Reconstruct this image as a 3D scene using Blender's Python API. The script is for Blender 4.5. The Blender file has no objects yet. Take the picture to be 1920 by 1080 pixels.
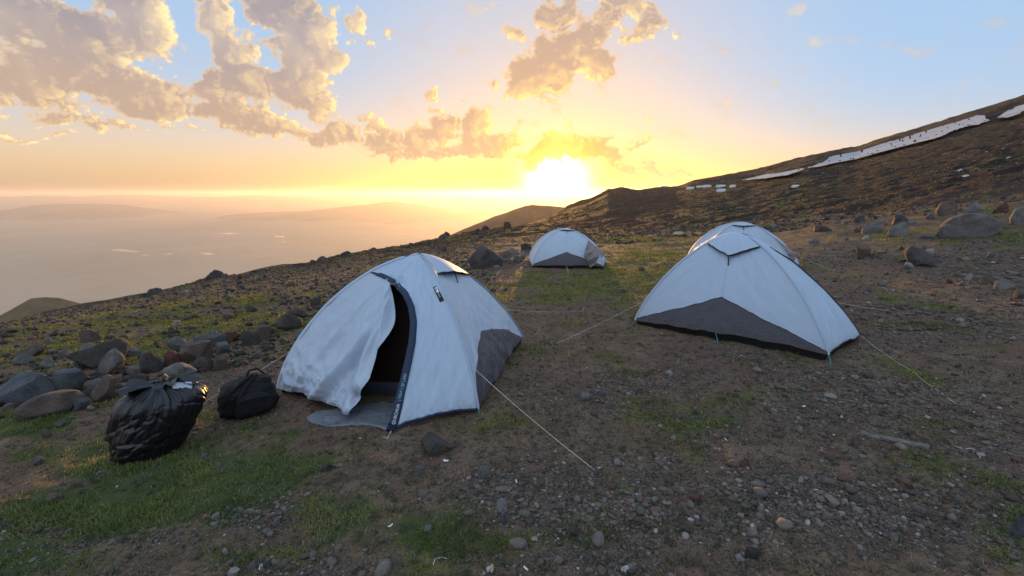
import bpy, math, random
import numpy as np
from mathutils import Vector

random.seed(7)
np.random.seed(7)
scene = bpy.context.scene
COL = scene.collection
R = math.radians

# ---------------------------------------------------------------- camera
FPX, PITCH, EYE = 900.0, R(11.19), 1.6
cam_data = bpy.data.cameras.new('camera')
cam_data.sensor_width = 36.0
cam_data.lens = 36.0 * FPX / 1920.0
cam_data.clip_start = 0.05
cam_data.clip_end = 200000.0
cam = bpy.data.objects.new('camera', cam_data)
COL.objects.link(cam)
cam.location = (0, 0, EYE)
cam.rotation_euler = (math.pi / 2 - PITCH, 0, 0)
scene.camera = cam

# ---------------------------------------------------------------- sun and sky
SUN_AZ, SUN_EL = 5.2, 1.4          # degrees right of the view axis / above the horizon
sun_data = bpy.data.lights.new('sun', 'SUN')
sun_data.energy = 3.6
sun_data.angle = R(0.55)
sun_data.color = (1.0, 0.52, 0.15)
sun = bpy.data.objects.new('sun', sun_data)
COL.objects.link(sun)
SUN_DIR = Vector((math.sin(R(SUN_AZ)) * math.cos(R(SUN_EL)), math.cos(R(SUN_AZ)) * math.cos(R(SUN_EL)), math.sin(R(SUN_EL))))
sun.rotation_euler = (-SUN_DIR).to_track_quat('-Z', 'Y').to_euler()

scene.view_settings.view_transform = 'Standard'
scene.view_settings.look = 'None'
scene.view_settings.exposure = 1.0
scene.view_settings.gamma = 1.0
scene.view_settings.use_curve_mapping = False
scene.render.engine = 'CYCLES'
cy = scene.cycles
cy.use_denoising = True
cy.max_bounces = 6
cy.diffuse_bounces = 3
cy.glossy_bounces = 2
cy.transmission_bounces = 4
cy.transparent_max_bounces = 8
cy.volume_bounces = 3
cy.sample_clamp_indirect = 4.0

world = bpy.data.worlds.new('World')
scene.world = world
world.use_nodes = True
WT = world.node_tree
WT.nodes.clear()


class NG:
    """small helper to write node trees as expressions"""
    def __init__(self, tree):
        self.t = tree

    def put(self, sock, v):
        if isinstance(v, bpy.types.NodeSocket):
            self.t.links.new(v, sock)
        elif isinstance(v, (tuple, list)) and len(v) == 3 and sock.type == 'RGBA':
            sock.default_value = (*v, 1)
        else:
            sock.default_value = v

    def n(self, kind, **kw):
        nd = self.t.nodes.new(kind)
        for k, v in kw.items():
            setattr(nd, k, v)
        return nd

    def m(self, op, a, b=0.0, c=None, clamp=False):
        nd = self.n('ShaderNodeMath', operation=op, use_clamp=clamp)
        self.put(nd.inputs[0], a)
        self.put(nd.inputs[1], b)
        if c is not None:
            self.put(nd.inputs[2], c)
        return nd.outputs[0]

    def add(self, a, b): return self.m('ADD', a, b)
    def sub(self, a, b): return self.m('SUBTRACT', a, b)
    def mul(self, a, b): return self.m('MULTIPLY', a, b)
    def mad(self, a, b, c): return self.m('MULTIPLY_ADD', a, b, c)

    def ss(self, v, lo, hi, a=0.0, b=1.0):
        nd = self.n('ShaderNodeMapRange', interpolation_type='SMOOTHSTEP')
        for k, x in zip(('Value', 'From Min', 'From Max', 'To Min', 'To Max'), (v, lo, hi, a, b)):
            self.put(nd.inputs[k], x)
        return nd.outputs[0]

    def lin(self, v, lo, hi, a=0.0, b=1.0):
        nd = self.n('ShaderNodeMapRange', interpolation_type='LINEAR')
        for k, x in zip(('Value', 'From Min', 'From Max', 'To Min', 'To Max'), (v, lo, hi, a, b)):
            self.put(nd.inputs[k], x)
        return nd.outputs[0]

    def mix(self, f, a, b, blend='MIX'):
        nd = self.n('ShaderNodeMix', data_type='RGBA', blend_type=blend)
        self.put(nd.inputs[0], f)
        self.put(nd.inputs[6], a)
        self.put(nd.inputs[7], b)
        return nd.outputs[2]

    def noise(self, vec, scale, detail=5.0, rough=0.55, dist=0.0, dim='3D'):
        nd = self.n('ShaderNodeTexNoise', noise_dimensions=dim)
        self.put(nd.inputs['Vector'], vec)
        nd.inputs['Scale'].default_value = scale
        nd.inputs['Detail'].default_value = detail
        nd.inputs['Roughness'].default_value = rough
        nd.inputs['Distortion'].default_value = dist
        return nd.outputs[0]

    def xyz(self, x, y, z):
        nd = self.n('ShaderNodeCombineXYZ')
        self.put(nd.inputs[0], x)
        self.put(nd.inputs[1], y)
        self.put(nd.inputs[2], z)
        return nd.outputs[0]

    def vadd(self, a, b):
        nd = self.n('ShaderNodeVectorMath', operation='ADD')
        self.put(nd.inputs[0], a)
        self.put(nd.inputs[1], b)
        return nd.outputs[0]

    def vscale(self, a, s):
        nd = self.n('ShaderNodeVectorMath', operation='SCALE')
        self.put(nd.inputs[0], a)
        self.put(nd.inputs['Scale'], s)
        return nd.outputs[0]

    def ramp(self, f, stops):
        nd = self.n('ShaderNodeValToRGB')
        el = nd.color_ramp.elements
        while len(el) < len(stops):
            el.new(0.5)
        for e, (p, c) in zip(el, stops):
            e.position = p
            e.color = (*c, 1)
        self.put(nd.inputs[0], f)
        return nd.outputs[0]


# cloud masses as ellipses in the sky: (azimuth deg, elevation deg, half width, half height, tilt deg, weight)
CLOUDS = [
    # the grey bank filling the upper left
    (-43.2, 13.2, 4.76, 3.48, 0, 1.00), (-39.0, 12.9, 3.96, 2.90, -20, 1.00), (-35.8, 14.2, 2.43, 3.39, -10, 1.05), (-42.2, 9.1, 4.97, 2.17, -5, 1.05), (-37.0, 9.2, 4.24, 2.16, -15, 1.05), (-33.7, 8.3, 2.18, 1.42, -25, 1.00), (-48.2, 9.3, 4.02, 4.12, 0, 1.00), (-40.6, 6.2, 7.73, 0.58, -3, 0.62), (-43.8, 4.7, 5.11, 0.43, 2, 0.50), (-33.8, 6.1, 3.79, 0.48, -5, 0.55),
    # the ragged plume between the blue gaps
    (-29.4, 15.5, 1.53, 1.96, -20, 0.95), (-28.6, 12.9, 2.02, 2.34, -20, 1.05), (-30.6, 9.9, 1.61, 1.34, 0, 0.90), (-27.2, 10.1, 2.86, 2.27, -30, 1.10), (-28.6, 7.6, 3.28, 1.51, -15, 1.05), (-25.0, 7.0, 2.90, 1.25, -15, 1.00), (-22.8, 6.2, 2.49, 0.91, -10, 0.95), (-20.9, 5.6, 1.39, 0.76, 0, 0.85),
    # the tall plume with the bright right edge
    (-23.3, 17.6, 4.45, 2.70, 0, 1.15), (-21.6, 14.3, 3.18, 3.38, -10, 1.20), (-22.7, 11.1, 2.76, 2.72, 0, 1.15), (-21.4, 8.9, 1.78, 1.47, 0, 0.95), (-25.7, 19.6, 5.67, 2.55, 0, 1.10), (-19.2, 6.5, 1.85, 1.64, 0, 1.05),
    # puffs to the right of the plume
    (-18.4, 17.8, 0.84, 0.93, 0, 0.62), (-16.4, 16.9, 0.86, 1.33, -10, 0.66), (-15.5, 15.3, 0.99, 0.69, 0, 0.60), (-13.7, 16.1, 0.50, 0.68, -30, 0.52), (-17.4, 14.9, 0.65, 0.44, 0, 0.50),
    # low cumulus row toward the sun
    (-14.9, 7.1, 1.37, 1.11, 0, 1.00), (-16.1, 5.7, 1.24, 0.78, 0, 0.80), (-13.5, 5.7, 2.08, 0.91, 0, 0.90), (-10.9, 6.1, 1.53, 1.60, 0, 1.05), (-7.9, 6.3, 1.92, 1.72, 0, 1.10), (-4.4, 7.5, 1.69, 1.94, 0, 1.05), (-3.7, 5.6, 3.05, 1.75, 0, 1.15), (-1.0, 6.0, 1.47, 1.86, 0, 1.05), (-7.9, 4.4, 8.45, 0.70, 0, 1.00), (-8.5, 10.7, 0.82, 0.65, 0, 0.75), (-8.2, 9.1, 1.30, 0.61, -15, 0.60), (-5.5, 9.5, 0.72, 0.44, 0, 0.50),
    # the big cloud above the sun
    (5.5, 18.0, 2.32, 2.03, 0, 0.90), (7.7, 15.2, 3.25, 2.53, 25, 1.15), (4.4, 13.8, 3.91, 2.42, 25, 1.25), (1.6, 12.3, 2.75, 2.00, 0, 1.10), (3.0, 10.2, 1.90, 1.20, 0, 0.50), (6.3, 20.6, 2.86, 1.37, 0, 0.80), (9.9, 13.6, 1.38, 1.76, 0, 0.90),
    # bright puffs at the upper edge
    (12.3, 18.8, 3.89, 1.03, 0, 0.80), (14.8, 17.1, 2.41, 1.34, 0, 0.85), (13.0, 15.9, 1.34, 0.59, 20, 0.66), (17.5, 16.0, 0.80, 0.63, 0, 0.66), (0.1, 16.8, 1.00, 0.89, 0, 0.62),
    # cloud bank resting on the sun
    (6.1, 5.7, 2.70, 1.60, 0, 1.05), (8.1, 4.6, 3.61, 1.52, 0, 1.15), (4.3, 4.1, 3.06, 1.42, 0, 1.05), (10.3, 5.3, 1.54, 1.50, 0, 1.00), (13.3, 2.9, 3.63, 0.70, -4, 0.95), (16.9, 2.1, 2.38, 0.58, -4, 0.85), (19.0, 2.1, 1.44, 0.74, 0, 0.80),
    # small wisps
    (15.7, 8.2, 1.24, 0.49, 0, 0.55), (14.7, 5.3, 1.26, 0.57, 0, 0.55), (30.0, 5.2, 0.55, 0.41, 25, 0.40),
]


def density_group():
    g = bpy.data.node_groups.new('cloud_density', 'ShaderNodeTree')
    g.interface.new_socket('P', in_out='INPUT', socket_type='NodeSocketVector')
    g.interface.new_socket('D', in_out='OUTPUT', socket_type='NodeSocketFloat')
    G = NG(g)
    gi, go = g.nodes.new('NodeGroupInput'), g.nodes.new('NodeGroupOutput')
    P = gi.outputs[0]
    # billowing warp of the outlines
    w = G.n('ShaderNodeTexNoise', noise_dimensions='2D')
    G.put(w.inputs['Vector'], P)
    w.inputs['Scale'].default_value = 0.30
    w.inputs['Detail'].default_value = 6
    w.inputs['Roughness'].default_value = 0.62
    wv = G.n('ShaderNodeVectorMath', operation='SUBTRACT')
    G.put(wv.inputs[0], w.outputs['Color'])
    wv.inputs[1].default_value = (0.5, 0.5, 0.5)
    Pw = G.vadd(P, G.vscale(wv.outputs[0], 4.6))
    acc = None
    for az, el, a, b, rot, wt in CLOUDS:
        mp = G.n('ShaderNodeMapping', vector_type='TEXTURE')
        G.put(mp.inputs['Vector'], Pw)
        mp.inputs['Location'].default_value = (az, el, 0)
        mp.inputs['Rotation'].default_value = (0, 0, R(rot))
        mp.inputs['Scale'].default_value = (a * 1.45, b * 1.45, 1000)
        gr = G.n('ShaderNodeTexGradient', gradient_type='SPHERICAL')
        G.put(gr.inputs[0], mp.outputs[0])
        v = G.mul(gr.outputs['Fac'], wt * 1.5)
        acc = v if acc is None else G.m('SMOOTH_MAX', acc, v, 0.25)
    mq = G.n('ShaderNodeMapping', vector_type='POINT')
    G.put(mq.inputs['Vector'], P)
    mq.inputs['Rotation'].default_value = (0, 0, R(24))
    mq.inputs['Scale'].default_value = (0.8, 1.25, 1)
    f1 = G.noise(mq.outputs[0], 0.36, 8, 0.56, 0.0, '2D')
    d = G.add(acc, G.mul(G.mad(f1, 2.3, -1.18), G.ss(acc, 0.02, 0.45, 0.03, 1.0)))
    G.put(go.inputs[0], d)
    return g


def build_world():
    S = NG(WT)
    tc = S.n('ShaderNodeTexCoord')
    sep = S.n('ShaderNodeSeparateXYZ')
    S.put(sep.inputs[0], tc.outputs['Generated'])
    x, y, z = sep.outputs
    az = S.mul(S.m('ARCTAN2', x, y), 57.29578)
    el = S.mul(S.m('ARCSINE', z), 57.29578)
    dt = S.n('ShaderNodeVectorMath', operation='DOT_PRODUCT')
    S.put(dt.inputs[0], tc.outputs['Generated'])
    dt.inputs[1].default_value = (math.sin(R(SUN_AZ)) * math.cos(R(0.8)), math.cos(R(SUN_AZ)) * math.cos(R(0.8)), math.sin(R(0.8)))   # the bright core, its upper limb veiled by cloud
    ang = S.mul(S.m('ARCCOSINE', S.m('MINIMUM', dt.outputs['Value'], 0.9999999)), 57.29578)
    sky = S.n('ShaderNodeTexSky', sky_type='NISHITA', sun_disc=False)
    sky.sun_elevation = R(SUN_EL)
    sky.sun_rotation = R(SUN_AZ)
    sky.altitude = 3200
    sky.air_density = 1.0
    sky.dust_density = 2.0
    sky.ozone_density = 1.5
    base = S.vscale(sky.outputs[0], SKY_GAIN)
    elp = S.m('MAXIMUM', el, 0.0)
    # dust layer along the horizon: golden toward the sun, dull rose opposite it
    hz = S.mix(S.ss(ang, 2.0, 40.0), (6.9, 3.4, 0.15), (5.8, 3.45, 1.15))
    hz = S.mix(S.ss(ang, 34.0, 125.0), hz, (3.2, 2.8, 2.8))
    up = S.mix(S.ss(ang, 5.0, 34.0), (3.8, 3.05, 2.75), (1.85, 2.75, 3.95))
    up = S.mix(S.ss(ang, 60.0, 130.0), up, (3.9, 4.5, 5.6))  # unseen upper sky behind the camera, brightened to lift the ambient light
    layer = S.m('EXPONENT', S.mul(S.m('POWER', S.mul(elp, S.ss(az, 6.0, 40.0, 1.0 / 7.0, 1.0 / 4.5)), 1.5), -1.0))
    clear = S.vadd(base, S.mix(layer, up, hz))
    # dust thick enough to hide the horizon itself, away from the sun
    murk = S.m('EXPONENT', S.mul(S.m('POWER', S.mul(elp, 1.0 / 3.2), 1.2), -1.0))
    clear = S.mix(S.mul(murk, S.ss(ang, 6.0, 42.0, 0.0, 0.95)), clear, (2.5, 1.8, 1.35))
    base = clear
    # aureole of the sun
    a1 = S.m('EXPONENT', S.mul(S.m('POWER', S.mul(ang, 1 / 2.6), 2.0), -1.0))
    a2 = S.m('EXPONENT', S.mul(ang, -1.0 / 4.5))
    base = S.vadd(base, S.vscale(S.xyz(50.0, 40.0, 22.0), a1))
    base = S.vadd(base, S.vscale(S.xyz(3.0, 1.5, -0.8), a2))
    # clouds
    g = density_group()
    P = S.xyz(az, el, 0.0)

    def D(vec):
        nd = S.n('ShaderNodeGroup', node_tree=g)
        S.put(nd.inputs[0], vec)
        return nd.outputs[0]
    d0 = D(P)
    sunv = S.xyz(S.sub(SUN_AZ, az), S.sub(SUN_EL + 6.0, el), 0.0)
    nv = S.n('ShaderNodeVectorMath', operation='NORMALIZE')
    S.put(nv.inputs[0], sunv)
    d1 = D(S.vadd(P, S.vscale(nv.outputs[0], 1.9)))
    d2 = D(S.vadd(P, S.vscale(nv.outputs[0], 0.55)))
    alpha = S.ss(d0, 0.24, 0.58)
    alpha = S.mul(alpha, S.mul(S.ss(el, -0.5, 2.5), S.m('SUBTRACT', 1.0, S.mul(a1, 0.8))))
    rim = S.mul(S.ss(d0, 0.75, 0.40), S.ss(d0, 0.20, 0.40))
    lit = S.add(S.mul(S.ss(S.sub(d0, d1), 0.18, 1.0), 0.48), S.mul(S.ss(S.sub(d0, d2), 0.06, 0.42), 0.55))
    f2 = S.noise(P, 0.16, 6, 0.55, 0.3, '2D')
    patch = S.ss(f2, 0.56, 0.74)
    near = S.m('EXPONENT', S.mul(ang, -1.0 / 13.0))
    litcol = S.mix(near, (7.6, 5.5, 2.5), (10.0, 5.9, 0.6))
    shade = S.mix(S.ss(f2, 0.3, 0.7), (1.9, 1.65, 1.75), (2.8, 2.3, 2.1))
    shade = S.mix(S.ss(el, 16.0, 7.0), shade, (2.9, 2.05, 1.5))
    shade = S.mix(S.ss(ang, 26.0, 10.0), shade, (3.2, 2.1, 1.4))
    shade = S.mix(S.ss(ang, 10.0, 2.5), shade, (6.8, 2.9, 0.2))
    light = S.m('ADD', S.mul(lit, S.ss(d0, 1.15, 0.55, 0.30, 1.0)), S.add(S.mul(rim, 0.30), S.mul(patch, 0.12)), clamp=True)
    cc = S.mix(light, shade, litcol)
    cc = S.vadd(cc, S.vscale(S.xyz(40.0, 26.0, 3.0), S.mul(a1, 0.4)))
    # cloud colour sinks into the dust layer low down
    col = S.mix(S.mul(alpha, 0.93), base, cc)
    bg = S.n('ShaderNodeBackground')
    S.put(bg.inputs[0], col)
    bg.inputs[1].default_value = 0.1
    out = S.n('ShaderNodeOutputWorld')
    WT.links.new(bg.outputs[0], out.inputs[0])


SKY_GAIN = 0.22
build_world()
world.cycles.sampling_method = 'MANUAL'
world.cycles.sample_map_resolution = 1024

# ---------------------------------------------------------------- noise
def _hash(ix, iy, s):
    h = (ix.astype(np.int64) * 374761393 + iy.astype(np.int64) * 668265263 + s * 974634777) & 0xFFFFFFFF
    h = ((h ^ (h >> 13)) * 1274126177) & 0xFFFFFFFF
    return (h ^ (h >> 16)) & 0xFFFFFFFF


def perlin(x, y, s=0):
    x = np.asarray(x, float); y = np.asarray(y, float)
    ix, iy = np.floor(x), np.floor(y)
    fx, fy = x - ix, y - iy
    u, v = fx ** 3 * (fx * (fx * 6 - 15) + 10), fy ** 3 * (fy * (fy * 6 - 15) + 10)

    def g(dx, dy):
        a = _hash(ix + dx, iy + dy, s) * (2 * math.pi / 4294967296.0)
        return np.cos(a) * (fx - dx) + np.sin(a) * (fy - dy)
    a = g(0, 0) * (1 - u) + g(1, 0) * u
    b = g(0, 1) * (1 - u) + g(1, 1) * u
    return (a * (1 - v) + b * v) * 1.5


def fbm(x, y, octv=4, s=0, gain=0.5):
    t, a = 0.0, 1.0
    for k in range(octv):
        t = t + a * perlin(x * 2 ** k + 17.3 * k, y * 2 ** k - 9.1 * k, s + k)
        a *= gain
    return t


# ---------------------------------------------------------------- view geometry
CP, SP = math.cos(PITCH), math.sin(PITCH)


def ray(px, py):
    px = np.asarray(px, float); py = np.asarray(py, float)
    dx, dz = (px - 960) / FPX, -(py - 540) / FPX
    return np.stack([dx, CP + dz * SP, -SP + dz * CP], -1)


def azel(px, py):
    d = ray(px, py)
    return np.degrees(np.arctan2(d[..., 0], d[..., 1])), d[..., 2] / np.hypot(d[..., 0], d[..., 1])


def project(P):
    P = np.asarray(P, float)
    x, y, z = P[..., 0], P[..., 1], P[..., 2] - EYE
    f = y * CP - z * SP
    u = y * SP + z * CP
    return 960 + FPX * x / f, 540 - FPX * u / f


def curve(pts):
    a = np.array(pts, float)
    az, te = azel(a[:, 0], a[:, 1])
    o = np.argsort(az)
    return az[o], EYE + te[o] * a[o, 2], a[o, 2]


# ---------------------------------------------------------------- terrain
PA, PB = 0.05, -0.035            # tilt of the camp ground: down to the left, gently down ahead
PLAIN_Z = -620.0
# edge of the camp ground (pixel x, pixel y, distance m)
EDGE = curve([(-400, 700, 26), (-200, 652, 28), (0, 606, 30), (130, 580, 33), (200, 568, 34), (270, 554, 36), (330, 538, 38), (400, 520, 40), (460, 514, 44),
              (500, 506, 46), (575, 494, 48), (645, 477, 51), (700, 468, 54), (765, 459, 57), (825, 446, 60), (890, 434, 63), (950, 425, 64),
              (1000, 424, 58), (1060, 428, 52), (1130, 428, 46), (1240, 424, 36), (1330, 420, 32), (1450, 414, 29), (1540, 405, 27), (1640, 398, 25),
              (1760, 386, 23.5), (1850, 378, 22.5), (1920, 374, 22), (2200, 350, 21)])
# skyline of the mountain flank on the right
FLANK = curve([(972, 424, 140), (1000, 414, 165), (1032, 402, 190), (1068, 387, 215), (1090, 378, 225), (1107, 372, 235), (1123, 363, 242), (1142, 353, 250), (1161, 353, 262),
               (1192, 357, 290), (1240, 351, 320), (1268, 350, 335), (1299, 340, 345), (1351, 330, 355), (1403, 322, 365), (1462, 306, 375), (1518, 293, 385),
               (1573, 284, 395), (1607, 277, 400), (1666, 258, 410), (1740, 235, 420), (1833, 206, 430), (1920, 180, 440), (2100, 120, 450), (2300, 60, 460)])


def _ext(c, behind):
    """wrap a visible curve round the full circle"""
    az, z, r = c
    b = np.array(behind, float)
    return (np.concatenate([az, b[:, 0]]), np.concatenate([z, b[:, 1]]), np.concatenate([r, b[:, 2]]))


_EDGE = _ext(EDGE, [(90, 3.0, 25), (150, 3.2, 30), (210, 0.5, 30), (270, -4.5, 28)])
_FLANK = _ext(FLANK, [(90, 95, 480), (140, 120, 520), (180, 90, 420), (215, 10, 200), (250, -60, 150), (290, -65, 150)])


def _pi(az, c, k):
    o = np.argsort(np.mod(c[0], 360))
    return np.interp(np.mod(az, 360), np.mod(c[0], 360)[o], c[k][o], period=360)


AZ0, AZ1 = float(azel(955, 424)[0]), float(azel(985, 420)[0])


def base_z(x, y):
    x = np.asarray(x, float); y = np.asarray(y, float)
    r = np.hypot(x, y) + 1e-9
    az = np.degrees(np.arctan2(x, y))
    ux, uy = x / r, y / r
    # right-hand (rising flank) share
    right = np.clip((az - AZ0) / (AZ1 - AZ0), 0, 1) * np.clip((200 - az) / 20, 0, 1)
    right = np.where(az < -150, np.clip((-160 - az) / 20 + 1, 0, 1), right)
    r0 = np.full_like(r, 12.0)
    z0 = (PA * ux + PB * uy) * r0
    r1, z1 = _pi(az, _EDGE, 2), _pi(az, _EDGE, 1)
    rs, zs = _pi(az, _FLANK, 2), _pi(az, _FLANK, 1)
    r2 = r1 * 1.35
    z2l = z1 - 0.40 * (r2 - r1)
    t1 = (z1 - EYE) / r1
    z2r = EYE + (t1 - 0.006) * r2
    z2 = z2l + (z2r - z2l) * right
    r3 = 150.0 + (rs - 150.0) * right
    z3l = z1 - 0.43 * (150.0 - r1)
    z3 = z3l + (zs - z3l) * right
    r4 = r3 * 1.7
    z4 = z3 - np.where(right > 0.5, 0.30, 0.43) * (r4 - r3)
    r5 = np.full_like(r, 2600.0)
    z5 = np.full_like(r, PLAIN_Z - 25)
    out = (PA * ux + PB * uy) * r
    for ra, za, rb, zb in ((r0, z0, r1, z1), (r1, z1, r2, z2), (r2, z2, r3, z3), (r3, z3, r4, z4), (r4, z4, r5, z5)):
        k = np.clip((r - ra) / (rb - ra), 0, 1)
        out = np.where(r > ra, za + (zb - za) * k, out)
    return out


def terrain_z(x, y):
    x = np.asarray(x, float); y = np.asarray(y, float)
    r = np.hypot(x, y)
    z = base_z(x, y)
    far = np.clip((r - 8) / 30, 0, 1)
    z = z + 0.030 * fbm(x * 0.55, y * 0.55, 3, 3) * np.clip(r / 3, 0.3, 1)
    z = z + 0.016 * fbm(x * 2.6, y * 2.6, 3, 11)
    z = z + 0.008 * fbm(x * 8.0, y * 8.0, 3, 15) * np.clip(1.6 - r / 12, 0, 1)
    z = z + far * 0.16 * fbm(x * 0.28, y * 0.28, 4, 21)
    z = z + far * 0.10 * np.maximum(fbm(x * 1.1, y * 1.1, 3, 25), 0)
    vf = np.clip((r - 60) / 200, 0, 1)
    z = z + vf * (1.3 * fbm(x * 0.03, y * 0.03, 5, 31) + 0.5 * np.abs(fbm(x * 0.11, y * 0.11, 4, 35)))
    return z


# the sheet that becomes the ground: a polar grid, fine where the camp is
AZ_D = np.concatenate([np.linspace(-56, 56, 620), np.linspace(56, 304, 90)[1:-1]])
RS = np.concatenate([[0.02], np.geomspace(0.35, 90, 430), np.geomspace(91, 2700, 190)])
grid_r, grid_a = np.meshgrid(RS, np.radians(AZ_D), indexing='ij')
grid_x, grid_y = grid_r * np.sin(grid_a), grid_r * np.cos(grid_a)
grid_z = terrain_z(grid_x, grid_y)
_AZP = np.append(AZ_D, 304.0)
_GZP = np.concatenate([grid_z, grid_z[:, :1]], 1)


def ground_z(x, y):
    """height of the built ground sheet"""
    x = np.nan_to_num(np.asarray(x, float)); y = np.nan_to_num(np.asarray(y, float))
    r = np.clip(np.hypot(x, y), 0.021, 2690)
    a = np.degrees(np.arctan2(x, y))
    a = np.where(a < -56, a + 360, a)
    fi = np.interp(r, RS, np.arange(len(RS)))
    fj = np.interp(a, _AZP, np.arange(len(_AZP)))
    i = np.minimum(fi.astype(int), len(RS) - 2); j = np.minimum(fj.astype(int), len(_AZP) - 2)
    u, v = fi - i, fj - j
    return (_GZP[i, j] * (1 - u) + _GZP[i + 1, j] * u) * (1 - v) + (_GZP[i, j + 1] * (1 - u) + _GZP[i + 1, j + 1] * u) * v


def hit(px, py, rmax=1500.0, z=None):
    """point where the line of sight through a pixel of the photograph meets the terrain"""
    zf = z or ground_z
    px = np.atleast_1d(np.asarray(px, float)); py = np.atleast_1d(np.asarray(py, float))
    d = ray(px, py)
    d = d / np.hypot(d[:, 0], d[:, 1])[:, None]
    rs = np.geomspace(0.8, rmax, 420)
    lo = np.full(len(px), np.nan); hi = np.full(len(px), np.nan)
    prev = None
    for k, rr in enumerate(rs):
        g = EYE + d[:, 2] * rr - zf(d[:, 0] * rr, d[:, 1] * rr)
        if prev is not None:
            new = np.isnan(lo) & (g <= 0)
            lo[new] = rs[k - 1]; hi[new] = rr
        prev = g
    for _ in range(18):
        mid = (lo + hi) / 2
        g = EYE + d[:, 2] * mid - zf(d[:, 0] * mid, d[:, 1] * mid)
        below = g <= 0
        hi = np.where(below, mid, hi); lo = np.where(below, lo, mid)
    P = np.stack([d[:, 0] * lo, d[:, 1] * lo, EYE + d[:, 2] * lo], -1)
    return P


def hit1(px, py):
    return hit([px], [py])[0]


# ---------------------------------------------------------------- object helpers
def mesh_from(name, verts, faces, mat=None, smooth=True):
    me = bpy.data.meshes.new(name)
    verts = np.asarray(verts, np.float32)
    if isinstance(faces, np.ndarray):
        nf, k = faces.shape
        me.vertices.add(len(verts)); me.vertices.foreach_set('co', verts.ravel())
        me.loops.add(nf * k); me.loops.foreach_set('vertex_index', faces.astype(np.int32).ravel())
        me.polygons.add(nf)
        me.polygons.foreach_set('loop_start', np.arange(0, nf * k, k, dtype=np.int32))
        me.update(calc_edges=True)
    else:
        me.from_pydata(verts.tolist(), [], faces)
        me.update()
    if smooth:
        me.polygons.foreach_set('use_smooth', np.ones(len(me.polygons), bool))
    if mat is not None:
        me.materials.append(mat)
    return me


def link(name, me, parent=None, loc=(0, 0, 0)):
    o = bpy.data.objects.new(name, me)
    COL.objects.link(o)
    if parent is not None:
        o.parent = parent
    o.location = loc
    return o


def tag(o, label=None, cat=None, group=None, kind=None):
    for k, v in (('label', label), ('category', cat), ('group', group), ('kind', kind)):
        if v:
            o[k] = v
    return o


def thing(name, loc, label, cat, group=None):
    o = bpy.data.objects.new(name, None)
    o.empty_display_size = 0.2
    COL.objects.link(o)
    o.location = loc
    return tag(o, label, cat, group)


def grid_faces(m, n, wrap=False):
    i = np.arange(m - 1)[:, None]
    j = np.arange(n if wrap else n - 1)[None, :]
    a = i * n + j
    b = i * n + (j + 1) % n
    return np.stack([a, b, b + n, a + n], -1).reshape(-1, 4)


def attr(me, name, vals):
    a = me.attributes.new(name, 'FLOAT', 'POINT')
    a.data.foreach_set('value', np.asarray(vals, np.float32).ravel())


def material(name, build, rough=0.8, spec=0.3):
    m = bpy.data.materials.new(name)
    m.use_nodes = True
    t = m.node_tree
    bs = t.nodes['Principled BSDF']
    bs.inputs['Roughness'].default_value = rough
    bs.inputs['Specular IOR Level'].default_value = spec
    if build is not None:
        build(NG(t), bs)
    return m


def bump(G, bs, h, strength=0.5, dist=0.01):
    b = G.n('ShaderNodeBump')
    b.inputs['Strength'].default_value = strength
    b.inputs['Distance'].default_value = dist
    G.put(b.inputs['Height'], h)
    G.t.links.new(b.outputs[0], bs.inputs['Normal'])


def attribute(G, name):
    a = G.n('ShaderNodeAttribute', attribute_name=name)
    return a.outputs['Fac']


def position(G):
    return G.n('ShaderNodeNewGeometry').outputs['Position']


# ---------------------------------------------------------------- ground cover masks (real patches of the place)
def blob_mask(x, y, blobs):
    m = np.zeros_like(x)
    for px, py, hx, hy, w in blobs:
        c = BLOB_CACHE.get((px, py))
        if c is None:
            c = hit1(px, py)
            ex = hit1(px + hx, py); ey = hit1(px, py + hy)
            c = BLOB_CACHE[(px, py)] = (c, ex - c, ey - c)
        p, ax, ay = c
        det = ax[0] * ay[1] - ax[1] * ay[0]
        dx, dy = x - p[0], y - p[1]
        u = (dx * ay[1] - dy * ay[0]) / det
        v = (-dx * ax[1] + dy * ax[0]) / det
        m = np.maximum(m, w * np.exp(-(u * u + v * v) * 0.9))
    return m


BLOB_CACHE = {}
GREEN = [(330, 900, 240, 50, 1.0), (120, 960, 200, 60, 1.0), (520, 800, 80, 40, 0.8), (30, 1040, 160, 60, 0.9), (200, 860, 260, 60, 0.6), (400, 930, 420, 110, 0.5), (700, 900, 160, 50, 0.4), (640, 960, 130, 60, 0.75), (240, 800, 90, 50, 0.6), (60, 790, 110, 50, 0.65),
         (460, 1040, 160, 40, 0.7), (780, 980, 90, 60, 0.45), (1340, 790, 90, 30, 0.5), (960, 670, 60, 30, 0.4), (1760, 900, 160, 60, 0.35), (1880, 980, 120, 60, 0.5), (1060, 1010, 80, 30, 0.35), (1500, 745, 40, 14, 0.5), (480, 870, 150, 50, 0.8), (1130, 900, 100, 40, 0.2),
         (1660, 560, 120, 40, 0.25), (1840, 640, 130, 60, 0.3), (1480, 395, 200, 12, 0.5), (1840, 435, 120, 24, 0.7), (1330, 400, 150, 10, 0.4), (880, 640, 100, 20, 0.4)]
MOSS = [(1150, 520, 150, 40, 0.9), (1230, 480, 120, 20, 0.9), (1060, 545, 130, 26, 0.8), (350, 610, 260, 30, 0.9), (180, 650, 220, 34, 0.8), (500, 600, 130, 30, 0.9), (60, 680, 90, 24, 0.7), (900, 560, 80, 30, 0.5), (430, 560, 180, 20, 0.6),
        (250, 590, 200, 20, 0.7), (1180, 450, 120, 10, 0.6), (1700, 440, 160, 16, 0.5), (1860, 400, 100, 16, 0.5), (600, 570, 60, 14, 0.5)]
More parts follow.
